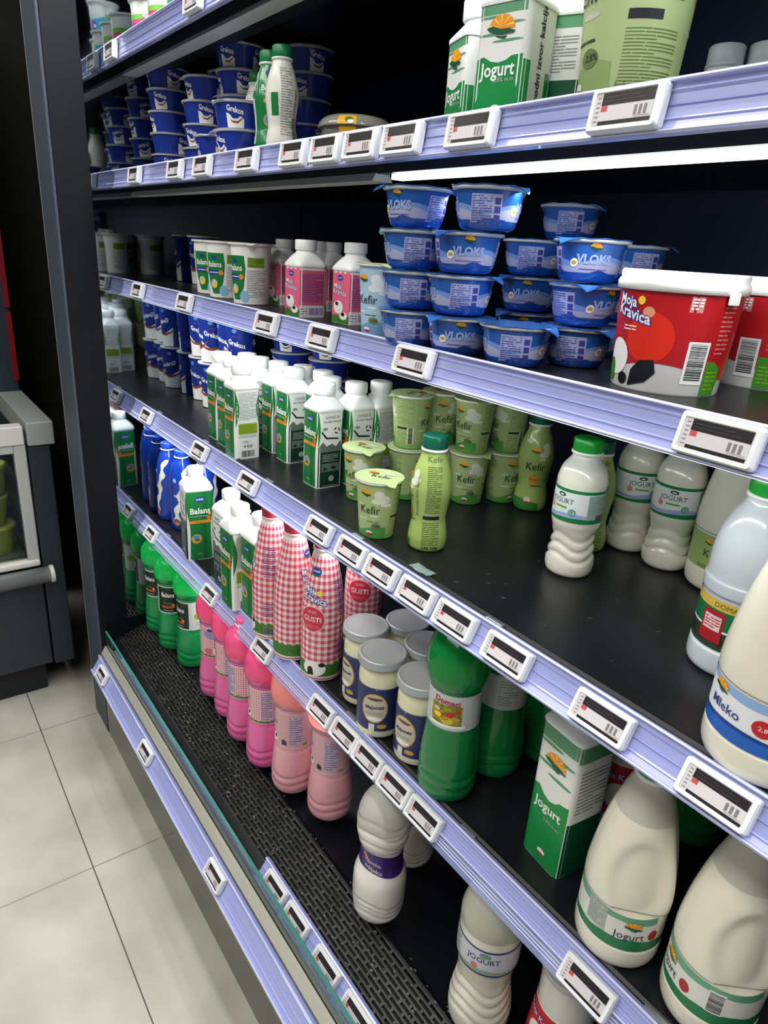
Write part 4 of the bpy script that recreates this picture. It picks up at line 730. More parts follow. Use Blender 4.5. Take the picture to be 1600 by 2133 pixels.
# perforated air grille: bars around rows of staggered slots
GRL = M('#262624', 0.45, var=0.9, vs=28); mb = MB(); y0, y1, z0, z1 = 0.458, 0.545, 0.324, 0.355
def gp(x, y, d=0): t = (y - y0) / (y1 - y0); return (x, y, z0 + (z1 - z0) * t - d)
rows = 11; pit = (y1 - y0) / rows
for r_ in range(rows + 1):
    ya = y0 + r_ * pit; yb = ya + pit * 0.42
    mb.add([gp(XW, ya), gp(XE, ya), gp(XE, yb), gp(XW, yb), gp(XW, ya, .003), gp(XE, ya, .003), gp(XE, yb, .003), gp(XW, yb, .003)], [(0, 1, 2, 3), (0, 4, 5, 1), (3, 2, 6, 7)], GRL)
    if r_ < rows:
        yc = ya + pit; x = XW + (0.017 if r_ % 2 else 0.0)
        while x < XE - 0.01:
            mb.add([gp(x, yb), gp(x + 0.005, yb), gp(x + 0.005, yc), gp(x, yc)], [(0, 1, 2, 3)], GRL); x += 0.034
mb.add([(XW, 0.4275, 0.312), (XE, 0.4275, 0.312), (XE, y0, z0), (XW, y0, z0)], [(0, 1, 2, 3)], BLK); mb.build('air_grille', case)
mb = MB(); mb.add([(XW, y0, z0 - 0.006), (XE, y0, z0 - 0.006), (XE, y1, z1 - 0.006), (XW, y1, z1 - 0.006)], [(0, 1, 2, 3)], M('#020203', 0.8)); mb.build('duct', case)
# dried spill marks on the grille edge
mb = MB(); rr = random.Random(3)
for k in range(420):
    x = XW + 0.1 + 1.5 * rr.random(); y = 0.462 + 0.10 * rr.random(); s_ = 0.0006 + 0.0022 * rr.random() ** 2; a = rr.random() * 3
    z = (z0 + (z1 - z0) * (y - y0) / (y1 - y0) if y < 0.545 else 0.3575) + 0.0006
    mb.add([(x + s_ * cos(a + t) * (1.4 if t % 2 else 1), y + s_ * sin(a + t) * 0.8, z) for t in (0, 1.3, 2.4, 3.6, 5)], [(0, 1, 2, 3, 4)], M('#6e6a60', 0.7))
tag(mb.build('dust_specks', case), '', '') ; bpy.data.objects['dust_specks'].pop('label'); bpy.data.objects['dust_specks'].pop('category'); bpy.data.objects['dust_specks']['kind'] = 'stuff'
mb = MB(); mb.box(XW, XE, 0.4215, 0.4265, 0.298, 0.358, M('#8fb8a8', 0.03, trans=0.95, ior=1.45))
gl = mb.build('glass_guard', case)
mb = MB(); mb.box(XW, XE, 0.4213, 0.4267, 0.3575, 0.3585, M('#3a8274', 0.2)); mb.build('glass_edge', gl)
mb = MB(); mb.extr([(0.4055, 0.272), (0.4205, 0.272), (0.4205, 0.308), (0.4165, 0.3085), (0.4150, 0.3040), (0.4058, 0.2875)], XW, XE, ALU); mb.build('bumper_profile', case)

RAIL = M('#a2a8dc', 0.25, coat=0.6, spec=0.6); RAILD = M('#8c94cf', 0.3, coat=0.4); RAILW = M('#d3d6f2', 0.22, coat=0.6)
def rail_mesh(mb, yb, zb, L_, ang, x0, x1, skirt=None):
    # local: u along the face upwards, w outwards
    ca, sa = cos(ang), sin(ang)
    def q(u, w_): return (yb + u * sa - w_ * ca, zb + u * ca + w_ * sa)
    top = L_; 
    s0 = 0.0 if skirt is None else skirt
    prof = [q(s0, -0.003), q(s0, 0.005), q(s0 + 0.0025, 0.0055), q(s0 + 0.004, 0.002), q(s0 + 0.010, 0.0008), q(s0 + 0.0115, 0.0022), q(s0 + 0.013, 0.0008), q(top - 0.011, 0.0008), q(top - 0.009, 0.0026), q(top - 0.007, 0.0010), q(top - 0.004, 0.0022), q(top - 0.0025, 0.0058), q(top, 0.0050), q(top, -0.003)]
    mb.extr(prof, x0, x1, RAIL)
    mb.extr([q(top - 0.0032, 0.0052), q(top - 0.0022, 0.0066), q(top - 0.0008, 0.0058)], x0, x1, RAILW); mb.extr([q(s0 + 0.001, 0.0052), q(s0 + 0.002, 0.0064), q(s0 + 0.003, 0.0054)], x0, x1, RAILW)
    mb.extr([q(top * 0.5, 0.0009), q(top * 0.5 + 0.001, 0.0022), q(top * 0.5 + 0.002, 0.0009)], x0, x1, RAILD)
    return q
# (key, surface z, yb, zb, face length, tilt, label)
SH = [('S1', 1.852, 0.54, 1.808, 0.045, 5, 'topmost black case shelf, seen from below, with lavender price rail'),
      ('S2', 1.595, 0.54, 1.559, 0.041, 9, 'black shelf with stacked wide blue cups, glowing strip under its right half'),
      ('S3', 1.346, 0.54, 1.3115, 0.042, 15, 'black shelf carrying the blue tubs, pink cartons and red pails'),
      ('S4', 1.040, 0.54, 1.001, 0.047, 27, 'black shelf carrying kefir cups and many green and white cartons'),
      ('S5', 0.700, 0.54, 0.661, 0.050, 31, 'lowest black shelf carrying glass jars and gingham bottles')]
RAILQ = {}
for key, zs, yb, zb, L_, an, lab in SH:
    root = thing('shelf', lab, 'shelf', (0, 0, 0), 0, 'black shelves of the dairy case'); a = radians(an)
    mb = MB(); yt = yb + L_ * sin(a); mb.box(XW + 0.0015, XE, yt + 0.004, YB_, zs - 0.022, zs, M('#14161a', 0.33, var=0.25, vs=14) if key != 'S1' else BLK)
    mb.extr([(yt + 0.004, zs - 0.002), (yt + 0.010, zs + 0.003), (yt + 0.013, zs + 0.003), (yt + 0.015, zs - 0.002)], XW + 0.0015, XE, BLK); mb.build('board', root)
    mb = MB(); yo = 0.035 if key == 'S5' else 0.0; mb.box(XW + 0.0015, XE, 0.585 + yo, 0.66 + yo, zs - 0.040, zs - 0.022, M('#23262b', 0.4)); mb.build('under_channel', root)
    mb = MB(); q = rail_mesh(mb, yb, zb, L_, a, XW + 0.0015, XE, 0.020 if key == 'S5' else None); mb.build('price_rail', root); RAILQ[key] = (q, L_, a)
    if key == 'S5':
        mb = MB(); CM = clear_mat('#b9c4ee', 0.66)
        mb.extr([q(0, -0.001), q(0, 0.005), q(0.002, 0.005), q(0.003, 0.0015), q(0.0205, 0.0015), q(0.0205, -0.001)], XW + 0.0015, XE, CM)
        for u in (0.006, 0.010, 0.014): mb.extr([q(u, 0.0016), q(u + 0.0008, 0.0030), q(u + 0.0016, 0.0016)], XW + 0.0015, XE, RAILW)
        mb.build('clear_skirt', root)
    zb2 = zs - 0.045
    for (z_, xa, xb, pw) in STRIPS:
        if abs(z_ - (zs - 0.055)) < 0.02:
            mb = MB(); mb.box(xa, xb, 0.588 + yo, 0.606 + yo, zb2 - 0.003, zb2 + 0.004, M('#f4fff6', 0.4, emit=4.0 if key == 'S2' else 3.0)); mb.build('light_strip', root)
    if key in ('S1', 'S2'):
        mb = MB(); xb = -0.83; mb.extr([(0.578, zb2 - 0.004), (0.612, zb2 - 0.004), (0.606, zb2 + 0.006), (0.584, zb2 + 0.006)], XW + 0.0015, xb, M('#d4d8d8', 0.35)); mb.build('unlit_strip', root)
    # small silver clips joining the rail to the board
    for k in range(9):
        x = XW + 0.17 + k * 0.30; mb = MB(); mb.box(x - 0.014, x + 0.014, yt + 0.001, yt + 0.0075, zs - 0.004, zs + 0.0035, M('#9ba0a2', 0.3, metal=0.7)); mb.build('rail_clip', root, 0.001)
root = thing('front_price_rail', 'wide lavender price rail along the outside of the low glass guard', 'price rail', (0, 0, 0)); mb = MB(); a = radians(31)
q = rail_mesh(mb, 0.376, 0.238, 0.052, a, XW, XE); mb.build('rail_body', root); RAILQ['S6'] = (q, 0.052, a)
mb = MB(); mb.extr([q(-0.003, -0.003), q(-0.003, 0.0035), q(0.0, 0.0035), q(0.0, -0.003)], XW, XE, ALU); mb.build('lower_edge', root)
mb = MB(); mb.box(XW, XE, 0.382, 0.4045, 0.236, 0.246, M('#4a4b48', .4)); mb.build('mounting_strip', root)
root = thing('inner_price_rail', 'short extra lavender price rail leaning against the inside of the low glass guard', 'price rail', (0, 0, 0)); mb = MB(); a = radians(38)
q = rail_mesh(mb, 0.4330, 0.320, 0.042, a, -0.895, XE); mb.build('rail_body', root); RAILQ['S7'] = (q, 0.044, a)

# ------------------------------------------------------------------ price tags
def tag_proto(root):
    W, H, D = 0.0345, 0.0175, 0.0115; HW = M('#e6e8e8', 0.28)
    def rr_(w_, h_, r, n=4):
        o = []
        for cx, cz, a0 in ((w_ - r, h_ - r, 0), (-w_ + r, h_ - r, pi / 2), (-w_ + r, -h_ + r, pi), (w_ - r, -h_ + r, 1.5 * pi)):
            for i in range(n + 1): t = a0 + pi / 2 * i / n; o.append((cx + r * cos(t), cz + r * sin(t)))
        return o
    mb = MB(); ly = [(rr_(W, H, 0.003), 0), (rr_(W, H, 0.003), -D * 0.72), (rr_(W - 0.0015, H - 0.0015, 0.003), -D), (rr_(W - 0.005, H - 0.0045, 0.001), -D), (rr_(W - 0.0058, H - 0.0052, 0.001), -D + 0.0012)]
    v = [(x, y, z) for ring, y in ly for x, z in ring]; n = len(ly[0][0]); fs = [(k * n + i, k * n + (i + 1) % n, (k + 1) * n + (i + 1) % n, (k + 1) * n + i) for k in range(len(ly) - 1) for i in range(n)] + [tuple(range(n)), tuple(range(4 * n, 5 * n))[::-1]]
    mb.add(v, fs, HW, False); mb.build('housing', root)
    mb = MB(); mb.keep = True; sy = -D + 0.0008
    def R_(x0, x1, z0, z1, m, l=0): mb.add([(x0, sy - l * 0.00015, z0), (x1, sy - l * 0.00015, z0), (x1, sy - l * 0.00015, z1), (x0, sy - l * 0.00015, z1)], [(0, 1, 2, 3)], m)
    w_, h_ = W - 0.0062, H - 0.0054; R_(-w_, w_, -h_, h_, M('#cfc9cb', 0.25)); R_(-w_ + 0.006, w_, h_ * 0.24, h_, M('#2a2628', 0.25), 1); R_(-w_ + 0.006, w_, -h_, -h_ * 0.76, M('#2a2628', 0.25), 1); R_(-w_ + 0.0065, -w_ + 0.0125, -h_ * 0.14, h_ * 0.22, M('#c0504e', 0.3), 1)
    for k in range(6): R_(-w_ + 0.0012, -w_ + 0.0046, -h_ * 0.8 + k * h_ * 0.3, -h_ * 0.7 + k * h_ * 0.3, M('#8c8888', 0.3), 1)
    for k in range(2): R_(-w_ + 0.009, w_ * (0.5 + .2 * k), h_ * (0.72 - 0.26 * k), h_ * (0.76 - 0.26 * k), M('#4c484a', 0.3), 2)
    for k, x in enumerate((w_ * 0.40, w_ * 0.56, w_ * 0.72)): R_(x, x + 0.0028, -h_ * 0.55, h_ * 0.05, M('#7d797b', 0.3), 1)
    for k in range(3): R_(w_ * 0.42, w_ * 0.95, -h_ * (0.60 + 0.05 * k), -h_ * (0.585 + 0.05 * k), M('#8a8688', 0.3), 1)
    mb.build('screen', root)
TAGP = []
def price_tag(key, x, label, u=None):
    q, L_, a = RAILQ[key]; u = L_ * 0.5 if u is None else u; y, z = q(u, 0.003)
    if not TAGP: r = thing('price_tag', label, 'price tag', (0, 0, 0), 0, 'electronic price tags'); tag_proto(r); TAGP.append(r)
    else: r = dup(TAGP[0], (0, 0, 0), 0, label)
    r.location = (x, y, z); r.rotation_euler = (-a, 0, 0); return r
RN = {'S1': 'topmost rail', 'S2': 'rail under the stacked cups', 'S3': 'rail under the blue tubs', 'S4': 'rail under the kefir cups', 'S5': 'rail under the glass jars', 'S6': 'outer rail below the glass', 'S7': 'short rail behind the glass'}
ORD = ['first', 'second', 'third', 'fourth', 'fifth', 'sixth', 'seventh', 'eighth', 'ninth', 'tenth', 'eleventh']
TG = {
 'S1': [-1.797, -1.318],
 'S2': [-1.687, -1.439, -1.303, -1.121, -0.968, -0.880, -0.796, -0.712, -0.595, -0.407],
 'S3': [-1.724, -1.425, -1.058, -0.881, -0.663, -0.268],
 'S4': [-1.739, -1.387, -1.147, -0.882, -0.787, -0.708, -0.627, -0.548, -0.456, -0.321, -0.196],
 'S5': [-1.770, -1.361, -1.089, -0.858, -0.781, -0.711, -0.639, -0.567, -0.270],
 'S6': [-1.788, -1.406, -0.982],
 'S7': [-0.834, -0.754, -0.654, -0.563]}
for key in TG:
    for i, x in enumerate(TG[key]):
        price_tag(key, x, 'white price tag, ' + ORD[i] + ' from left on the ' + RN[key], 0.029 if key == 'S6' else (0.022 if key == 'S5' else None))

# ------------------------------------------------------------------ goods: (kind, position, rotation, label)
def put(rows):
    for k, p, r_, l in rows: place(k, p, r_, l)
S = {'S1': 1.852, 'S2': 1.595, 'S3': 1.346, 'S4': 1.04, 'S5': 0.70, 'S6': 0.355}
# top shelf
for i, (x, y, k, lv) in enumerate([(-1.795, 0.62, 'potp', 1), (-1.70, 0.625, 'potp', 1), (-1.755, 0.72, 'potp', 2), (-1.60, 0.63, 'potb', 1), (-1.51, 0.65, 'potb', 2), (-1.62, 0.74, 'potb', 2)]):
    for j in range(lv):
        c = 'pink' if k == 'potp' else 'blue'
        pl = ['against the mirrored end, front row', 'second in the front row', 'behind the front pink pots', 'third in the front row', 'fourth in the front row', 'in the back row'][i]
        place(k, (x, y, 1.852 + j * 0.0865), 40 * i + 70 * j, 'fruit yogurt pot with %s band, %s%s' % (c, pl, ', upper of its stack' if j else (', lower of its stack' if lv > 1 else '')))
# stacks of wide blue cups
stk = [((-1.790, 0.660), 5, 'nearest the mirrored end'), ((-1.585, 0.665), 4, 'second from the mirrored end'), ((-1.465, 0.690), 5, 'tall one left of the slim bottles'), ((-1.268, 0.600), 2, 'short one just left of the slim bottles'),
       ((-1.372, 0.598), 1, 'front row'), ((-1.375, 0.790), 5, 'in the shade behind the slim bottles'), ((-1.70, 0.775), 5, 'back row near the mirrored end'), ((-1.250, 0.830), 4, 'in the deep shade right of the slim bottles'), ((-1.20, .70), 1, 'x')]
lvl = ['bottom cup', 'second cup up', 'third cup up', 'fourth cup up', 'top cup']
for i, ((x, y), n, d) in enumerate(stk[:-2]):
    for j in range(n):
        l = ('single wide blue yogurt cup standing in the front row of the eye-height shelf' if n == 1 else 'wide blue cup, %s in the stack %s' % ('top cup' if j == n - 1 else lvl[j], d))
        place('wide', (x + 0.003 * sin(i * 5 + j * 3), y + 0.003 * cos(i * 3 + j * 7), 1.595 + j * 0.0444), 60 + 47 * j + 71 * i, l)
put([('sbot', (-1.324,0.655,1.595), 10, 'slim white yogurt bottle with green cap, left of the three by the blue cups'),
     ('sbotg', (-1.169,0.600,1.595), 35, 'slim dark green yogurt bottle with orange stripe between two white ones'),
     ('sbot', (-1.122,0.598,1.595), 60, 'slim white yogurt bottle with green cap, right of the three by the blue cups'),
     ('bowl', (-1.029,0.680,1.595), 0, 'clear plastic bowl with yellow paper band alone on the eye-height shelf'),
     ('jogs', (-0.726,0.655,1.595), -18, 'green and white yogurt carton, leftmost of the group on the eye-height shelf'),
     ('jogs', (-0.609,0.600,1.595), 12, 'green and white yogurt carton with calcium writing on its side, at the front'),
     ('jogs', (-0.738,0.735,1.595), 0, 'green and white yogurt carton at the back of its group on the eye-height shelf'),
     ('jogs', (-0.598,0.665,1.595), 115, 'green and white yogurt carton, right of the group beside the large kefir cup'),
     ('kbig', (-0.492,0.640,1.595), -35, 'large pale green kefir cup at the front of the eye-height shelf'),
     ('gcap', (-0.521,0.850,1.595), 0, 'small grey-capped bottle far back, left of the two at the right end'),
     ('gcap', (-0.574,0.980,1.595), 0, 'small grey-capped bottle far back, half hidden behind its neighbour'),
     ('gcap', (-0.483,0.870,1.595), 0, 'small grey-capped bottle at the right end of the eye-height shelf')])
# shelf with tubs
put([('pot', (-1.520, 0.640, 1.346), 32, 'white yogurt pot with green panel, leftmost of the front pots'), ('pot', (-1.415, 0.625, 1.346), 28, 'white yogurt pot with green panel, middle of the front pots'), ('pot', (-1.275, 0.615, 1.346), 12, 'white yogurt pot showing lime box and small print beside the pink cartons'),
     ('pot', (-1.53, 0.735, 1.346), 20, 'white and green yogurt pot in the shade of the second row, left'), ('pot', (-1.345, 0.715, 1.346), 60, 'white and green yogurt pot in the shade just behind the front pots'),
     ('tall', (-1.815, 0.740, 1.346), 100, 'tall blue yogurt cup alone near the mirrored end, above the first rail tags'),
     
     ('pinkc', (-1.061,0.612,1.346), 0, 'pink drink carton with white cap, front left one'), ('pinkc', (-0.954,0.640,1.346), 0, 'pink drink carton with white cap, front right one beside the blue kefir cup'),
     ('pinkc', (-1.278,0.690,1.346), 0, 'pink drink carton peeking out left behind the front one'), ('pinkc', (-1.159,0.725,1.346), 0, 'pink drink carton in the gap between the two front ones'),
     ('pinkc', (-1.169,0.700,1.346), 0, 'pink drink carton whose cap just shows behind the front left one'),
     ('kcupb', (-0.800,0.585,1.346), 10, 'pale blue kefir cup half hidden by the blue tubs')])
cols = [((-0.721,0.572,1.346), 4, 'leftmost column', (-42, -36, -30, 12)), ((-0.644,0.590,1.346), 4, 'second column from the left', (50, -34, 52, -48)), ((-0.557,0.599,1.346), 1, 'right front', (-46,)),
        ((-0.692,0.757,1.346), 3, 'third column, set back', (40, 38, -52)), ((-0.528,0.675,1.346), 3, 'fourth column from the left', (-62, 84, 46)), ((-0.575,0.823,1.346), 3, 'rightmost column against the red pail', (-50, 30, -30)), ((-0.681,0.812,1.346), 4, 'back column', (20, 0, 50, -50))]
for i, (p, n, d, rs) in enumerate(cols):
    for j in range(n):
        place('tub', (p[0] + 0.002 * sin(i + 3 * j) + (0.030 if (i == 1 and j == 3) else 0), p[1] + 0.002 * cos(2 * i + j), 1.346 + j * 0.0472), rs[j], 'blue foil-lidded tub, ' + ('single one in front of the others' if n == 1 else '%s of the %s' % (('bottom', 'second', 'third', 'top')[j] if j < n - 1 else 'top', d)))
put([('pail', (-0.396,0.653,1.346), -8, 'large red yogurt pail with white lid at the front of the tub shelf'), ('pail', (-0.369,0.798,1.346), -60, 'red yogurt pail with white lid behind the front one, cut by the right edge')])
# kefir shelf
tc_ = [((-1.825, 0.735), 'against the mirrored end', 100), ((-1.725, 0.722), 'next to the mirrored end', 40), ((-1.635, 0.735), 'left of the cartons', 60), ((-1.56, 0.725), 'half hidden behind the cartons', 20), ((-1.75, 0.815), 'in the back row', 0)]
for i, ((x, y), d, r_) in enumerate(tc_):
    for j in range(2): place('tall', (x, y, 1.04 + j * 0.1195), r_ + 25 * j, 'tall blue yogurt cup %s, %s of two stacked' % (d, 'upper' if j else 'lower'))
for i, (x, y) in enumerate([(-1.50, 0.83), (-1.37, 0.86)]):
    for j in range(5): place('wide', (x, y, 1.04 + j * 0.0444), 50 * j, 'wide blue cup behind the carton caps, %s of the %s stack' % (('bottom', 'second', 'third', 'fourth', 'top')[j], ('left', 'right')[i]))
caps = [((-1.279,0.594,1.040), 0, 'with small print and lime box facing out, front left'), ((-1.362,0.613,1.040), 180, 'second of the left row behind the front one'), ((-1.429,0.619,1.040), 180, 'leftmost'),
        ((-1.404,0.667,1.040), 180, 'behind the left three'), ((-1.349,0.670,1.040), 180, 'in the back row, third cap from the left'), ((-1.288,0.683,1.040), 180, 'in the middle with a gap before it'),
        ((-1.211,0.677,1.040), 180, 'with recycling drawing, middle front'), ((-1.231,0.710,1.040), 180, 'just behind the middle front one'), ((-1.051,0.650,1.040), 180, 'with recycling drawing, foremost of all'),
        ((-1.102,0.695,1.040), 180, 'directly behind the foremost one'), ((-1.165,0.717,1.040), 180, 'third back from the foremost one'), ((-1.041,0.713,1.040), 180, 'with recycling drawing, left of the kefir cups'), ((-1.035,0.766,1.040), 0, 'with lime box, rightmost beside the kefir cups')]
for p, r_, d in caps: place('balans', p, r_, 'green and white yogurt carton, ' + d)
kc = [((-0.924,0.753,1.040), 2, 'left kefir stack', (100, -60)), ((-0.923,0.824,1.040), 2, 'second kefir stack', (60, 60)), ((-0.853,0.839,1.040), 2, 'third kefir stack', (40, 10)), ((-0.830,0.905,1.040), 2, 'right kefir stack', (80, -20)), ((-0.947,0.888,1.040), 2, 'back kefir stack', (0, 40))]
for p, n, d, rs in kc:
    for j in range(n): place('kcup', (p[0], p[1], 1.04 + j * 0.0955), rs[j], 'pale green kefir cup, %s cup of the %s' % ('upper' if j else 'lower', d))
put([('kcup', (-0.953,0.675,1.040), 15, 'single pale green kefir cup next to the cartons, behind the front one'), ('kcup', (-0.803,0.601,1.040), 30, 'single pale green kefir cup standing foremost near the rail'),
     ('kbot', (-0.726,0.641,1.040), 0 - 38, 'pale green kefir bottle with dark green cap, its small print facing out, foremost'), ('kbot', (-0.773,0.922,1.040), 42, 'pale green kefir bottle with orange dot beside the kefir cups'), ('kbot', (-0.603, 0.867, 1.040), -40, 'pale green kefir bottle hidden behind the green-capped yogurt bottle'),
     ('jbot', (-0.557,0.770,1.040), -5, 'white yogurt bottle with bright green cap standing alone in front'), ('jbot', (-0.571, 0.931, 1.040), 42, 'white yogurt bottle, left one under the rail behind the green-capped one'), ('jbot', (-0.4985, 0.923, 1.040), 20, 'white yogurt bottle, right one of the pair under the rail'),
     ('jolive', (-0.413, 0.931, 1.040), 0, 'tall cream kefir jug with olive label between the yogurt bottles and the milk bottle'), ('jolive', (-0.330, 0.985, 1.040), 0, 'cream kefir jug cut by the right edge, furthest right'),
     ('litre', (-0.297,0.736,1.040), 0, 'translucent milk bottle with green cap and red badge near the right edge'), ('jblue', (-0.194,0.607,1.040), -28, 'cream milk jug with blue and white label nearest the camera on the kefir shelf')])
# jar shelf
put([('splash', (-1.832, 0.625, 0.70), 0, 'blue milk bottle with white splash touching the mirrored end'), ('splash', (-1.745, 0.632, 0.70), 35, 'blue milk bottle with white splash beside the large green carton'), ('splash', (-1.655, 0.66, 0.70), 80, 'blue milk bottle half hidden behind the large green carton'),
     ('balans_big', (-1.553,0.595,0.700), 82, 'large green yogurt carton, its green front turned to the aisle, leftmost'), ('balans_big', (-1.360,0.603,0.700), 90, 'large green yogurt carton behind the others, cap under the rail'), ('balans_big', (-1.267,0.581,0.700), 0, 'large green yogurt carton with small print side, middle of the front row'), ('balans_big', (-1.198, 0.598, 0.700), 180, 'large green yogurt carton beside the gingham bottles'),
     ('gusti', (-1.121,0.582,0.700), -35, 'red gingham yogurt bottle, leftmost, small print facing out'), ('gusti', (-1.031,0.583,0.700), 120, 'red gingham yogurt bottle, second, plain side facing out'), ('gusti', (-0.945,0.596,0.700), 28, 'red gingham yogurt bottle, frontmost, with lettering'), ('gusti', (-0.998,0.726,0.700), 40, 'red gingham yogurt bottle behind the jars'),
     ('jar', (-0.840,0.620,0.700), -25, 'glass mayonnaise jar with grey lid, leftmost'), ('jar', (-0.756,0.595,0.700), 20, 'glass mayonnaise jar with grey lid and full round emblem, front left'), ('jar', (-0.816,0.695,0.700), 0, 'glass mayonnaise jar with grey lid, furthest back'), ('jar', (-0.738,0.676,0.700), 10, 'glass mayonnaise jar with grey lid, back right behind the green bottle'), ('jar', (-0.669,0.609,0.700), -10, 'glass mayonnaise jar with grey lid beside the green bottle'),
     ('food', (-0.589,0.603,0.700), 12, 'green yogurt bottle with food picture label, frontmost'), ('food', (-0.586, 0.700, 0.700), -60, 'green yogurt bottle with grey label behind the front one'), ('food', (-0.558, 0.797, 0.700), 90, 'green yogurt bottle furthest back in the shade'),
     ('jogb', (-0.407,0.649,0.700), 174, 'tall green yogurt carton with sun emblem on the jar shelf'), ('jgreen', (-0.287,0.615,0.700), 0, 'cream yogurt jug with hollow grip and green label, left of two'), ('jgreen2', (-0.178,0.629,0.700), 0, 'cream yogurt jug with hollow grip, right of two at the corner'),
     ('redl', (-0.406,0.771,0.700), 30, 'white bottle with dark red label in the shade behind the tall carton'), ('redl', (-0.143,0.742,0.700), 0, 'white bottle with red label at the right edge of the jar shelf'), ('food', (-0.333,0.850,0.700), 0, 'green bottle deep in the shade behind the jugs')])
# bottom deck
put([('green', (-1.822, 0.575, 0.355), 20, 'green yogurt bottle with dark label, against the mirrored end'), ('green', (-1.712, 0.575, 0.355), 45, 'green yogurt bottle with dark label, second'), ('green', (-1.600, 0.588, 0.355), 5, 'green yogurt bottle with lime patch beside the pink bottles'),
     ('pink', (-1.403,0.575,0.385), 38, 'hot pink yogurt bottle, leftmost'), ('pink', (-1.309,0.574,0.385), 150, 'hot pink yogurt bottle, second, mostly hidden'), ('pink', (-1.216,0.565,0.385), 100, 'hot pink yogurt bottle, third'), ('pink', (-1.115,0.566,0.385), -30, 'hot pink yogurt bottle, rightmost and nearest'),
     ('lpink', (-1.017,0.580,0.385), -30, 'pale pink yogurt bottle, left of two'), ('lpink', (-0.913,0.607,0.385), -40, 'pale pink yogurt bottle, right of two'),
     ('purple', (-0.675,0.559,0.385), 25, 'white yogurt bottle with purple wavy label at the grille edge'), ('purple', (-0.733,0.677,0.385), 0, 'white yogurt bottle in the shade behind the purple labelled one'),
     ('jog1', (-0.445,0.583,0.385), 5, 'white ribbed yogurt bottle with grey and navy label at the bottom'), ('redl', (-0.335,0.631,0.385), -10, 'white bottle with red label at the bottom edge of the picture')])
mb = MB(); rr = random.Random(9)
for k in range(60):
    x = -1.3 + 1.2 * rr.random(); y = 0.59 + 0.36 * rr.random(); l = 0.002 + 0.006 * rr.random(); a = 0.5 + rr.random()
    mb.add([(x, y, 1.0403), (x + l * cos(a), y + l * sin(a), 1.0403), (x + l * cos(a) + 0.0005, y + l * sin(a) - 0.0006, 1.0403), (x + 0.0005, y - 0.0006, 1.0403)], [(0, 1, 2, 3)], M('#7d7f7c', 0.6))
o = mb.build('lint_specks'); tag(o, 'tiny grey lint specks scattered over the black kefir shelf', 'lint', None, 'stuff')
# crumpled label scrap on the kefir shelf edge
mb = MB(); vs = []; rr = random.Random(2)
for j in range(4):
    for i in range(6): vs.append((0.008 * i - 0.02, 0.006 * j - 0.01, 0.0015 + 0.002 * rr.random()))
mb.add(vs, [(j * 6 + i, j * 6 + i + 1, j * 6 + i + 7, j * 6 + i + 6) for j in range(3) for i in range(5)], M('#9fb3b8', 0.15, metal=0.4)); o = mb.build('foil_scrap'); o.location = (-0.657,0.578,1.040); o.location.z += 0.001
tag(o, 'small crumpled silver foil scrap lying on the kefir shelf near the rail', 'scrap')

# ------------------------------------------------------------------ display freezer left of the case
fz = thing('display_freezer', 'dark grey display freezer with pale frame and glass front at the left edge', 'freezer', (-2.15, 0, 0))
DKB = M('#262d36', 0.42); FR = M('#a9aaa6', 0.4); FRL = M('#c6c6be', 0.35)
X = -0.0
def fb(name, boxes, m, bev=0.003, par=None):
    mb = MB(); [mb.box(*b_, m) for b_ in boxes]; return mb.build(name, par or fz, bev)
fb('body', [(-0.70, -0.012, -1.6, 0.318, 0.12, 0.46), (-0.70, -0.60, -1.6, 0.318, 0.46, 0.86)], DKB)
fb('end_post', [(-0.70, 0.0, 0.322, 0.382, 0.12, 0.86)], DKB); fb('base', [(-0.66, -0.06, -1.5, 0.30, 0.0, 0.12)], M('#15181c', 0.6))
fb('corner_cover', [(-0.74, 0.012, 0.322, 0.395, 0.865, 0.935)], M('#8d918c', 0.45), 0.004)
fb('top_frame', [(-0.04, 0.008, -1.6, 0.314, 0.870, 0.925), (-0.70, -0.60, -1.6, 0.314, 0.870, 0.925)], FRL)
fb('sliding_lid', [(-0.598, -0.042, -1.6, 0.10, 0.905, 0.915)], M('#5c6461', 0.12, coat=0.5)); fb('lid_rail', [(-0.60, -0.04, 0.11, 0.15, 0.900, 0.93), (-0.60, -0.04, 0.18, 0.20, 0.900, 0.928)], FRL)
fb('door_frame', [(-0.03, 0.004, 0.284, 0.316, 0.50, 0.87), (-0.03, 0.004, -1.6, 0.284, 0.845, 0.87)], FR)
fb('glass_front', [(-0.016, -0.010, -1.6, 0.284, 0.50, 0.845)], M('#c9d2cc', 0.03, trans=1.0, ior=1.3), 0)
mb = MB(); Surf_y = [(0.026 * cos(t * pi / 12), 0.026 * sin(t * pi / 12)) for t in range(24)]
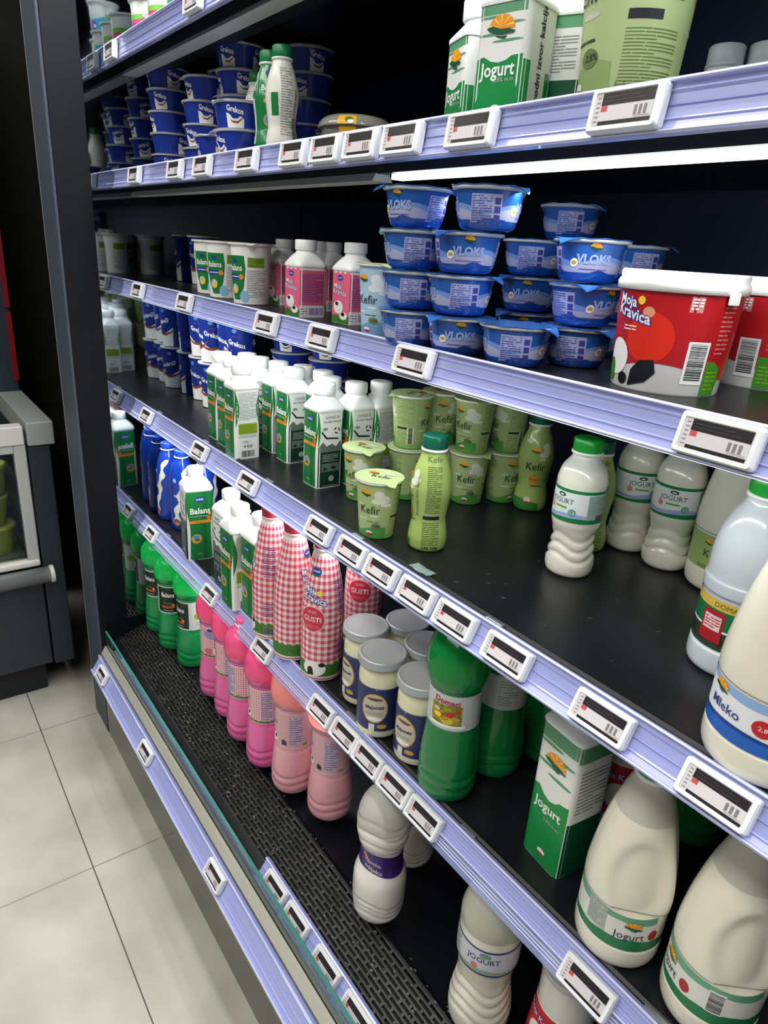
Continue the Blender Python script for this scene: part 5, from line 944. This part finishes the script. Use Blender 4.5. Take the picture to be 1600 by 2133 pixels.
v = [(0.020 + x, y, 0.455 + z) for y in (-1.6, 0.335) for x, z in Surf_y]; mb.add(v, [(i, (i + 1) % 24, 24 + (i + 1) % 24, 24 + i) for i in range(24)] + [tuple(range(24)), tuple(range(24, 48))[::-1]], M('#b0b2b2', 0.25, metal=0.6), True); br = mb.build('bumper_rail', fz)
mb = MB(); v = [(0.020 + x * 1.06, y, 0.455 + z * 1.06) for y in (0.335, 0.347) for x, z in Surf_y]; mb.add(v, [(i, (i + 1) % 24, 24 + (i + 1) % 24, 24 + i) for i in range(24)] + [tuple(range(24)), tuple(range(24, 48))[::-1]], FRL, False); mb.build('end_plug', br, 0.001)
fb('sill', [(-0.03, 0.012, -1.6, 0.316, 0.484, 0.505)], FRL, 0.006)
def tub_kind(root):
    s = Surf([(0.045, 0), (0.047, 0.002), (0.058, 0.085)]); mb = MB(); s.body(mb, M('#a3ad52', 0.4), 32); mb.build('tub_body', root)
    t = Surf([(0.058, 0.083), (0.062, 0.084), (0.062, 0.090), (0.055, 0.092)]); mb = MB(); t.body(mb, M('#b9b85e', 0.35), 32); mb.build('lid', root)
DEF['ftub'] = (tub_kind, 'food_tub', 'tub', 'olive tubs inside the freezer')
for i, (y, z, d) in enumerate([(0.215, 0.512, 'bottom one by the glass'), (0.205, 0.608, 'middle one by the glass'), (0.212, 0.704, 'top one by the glass'), (0.06, 0.512, 'further from the glass corner')]): place('ftub', (-2.25, y, z), 0, 'olive green food tub inside the freezer, ' + d)
mb = MB(); mb.box(-0.59, -0.04, -1.58, 0.282, 0.50, 0.511, M('#77786f', .5)); mb.build('inner_floor', fz)
pn = thing('divider_panel', 'dark blue upright panel with red edge strips standing on the freezer', 'panel', (-2.6, 0.0, 0.936)); mb = MB(); mb.box(-0.02, 0.0, -0.30, 0.386, 0, 1.2, M('#27333f', 0.45)); mb.build('panel_board', pn)
mb = MB(); mb.box(0.0005, 0.005, 0.374, 0.3905, 0.035, 0.262, M('#7a1420', 0.4)); mb.build('red_strip', pn); mb = MB(); mb.box(0.0005, 0.005, 0.374, 0.3905, 0.274, 0.510, M('#7a1420', 0.4)); mb.build('red_strip', pn)
area('freezer_light', (-2.25, -0.15, 0.84), (0.05, 0.7), 2.5)
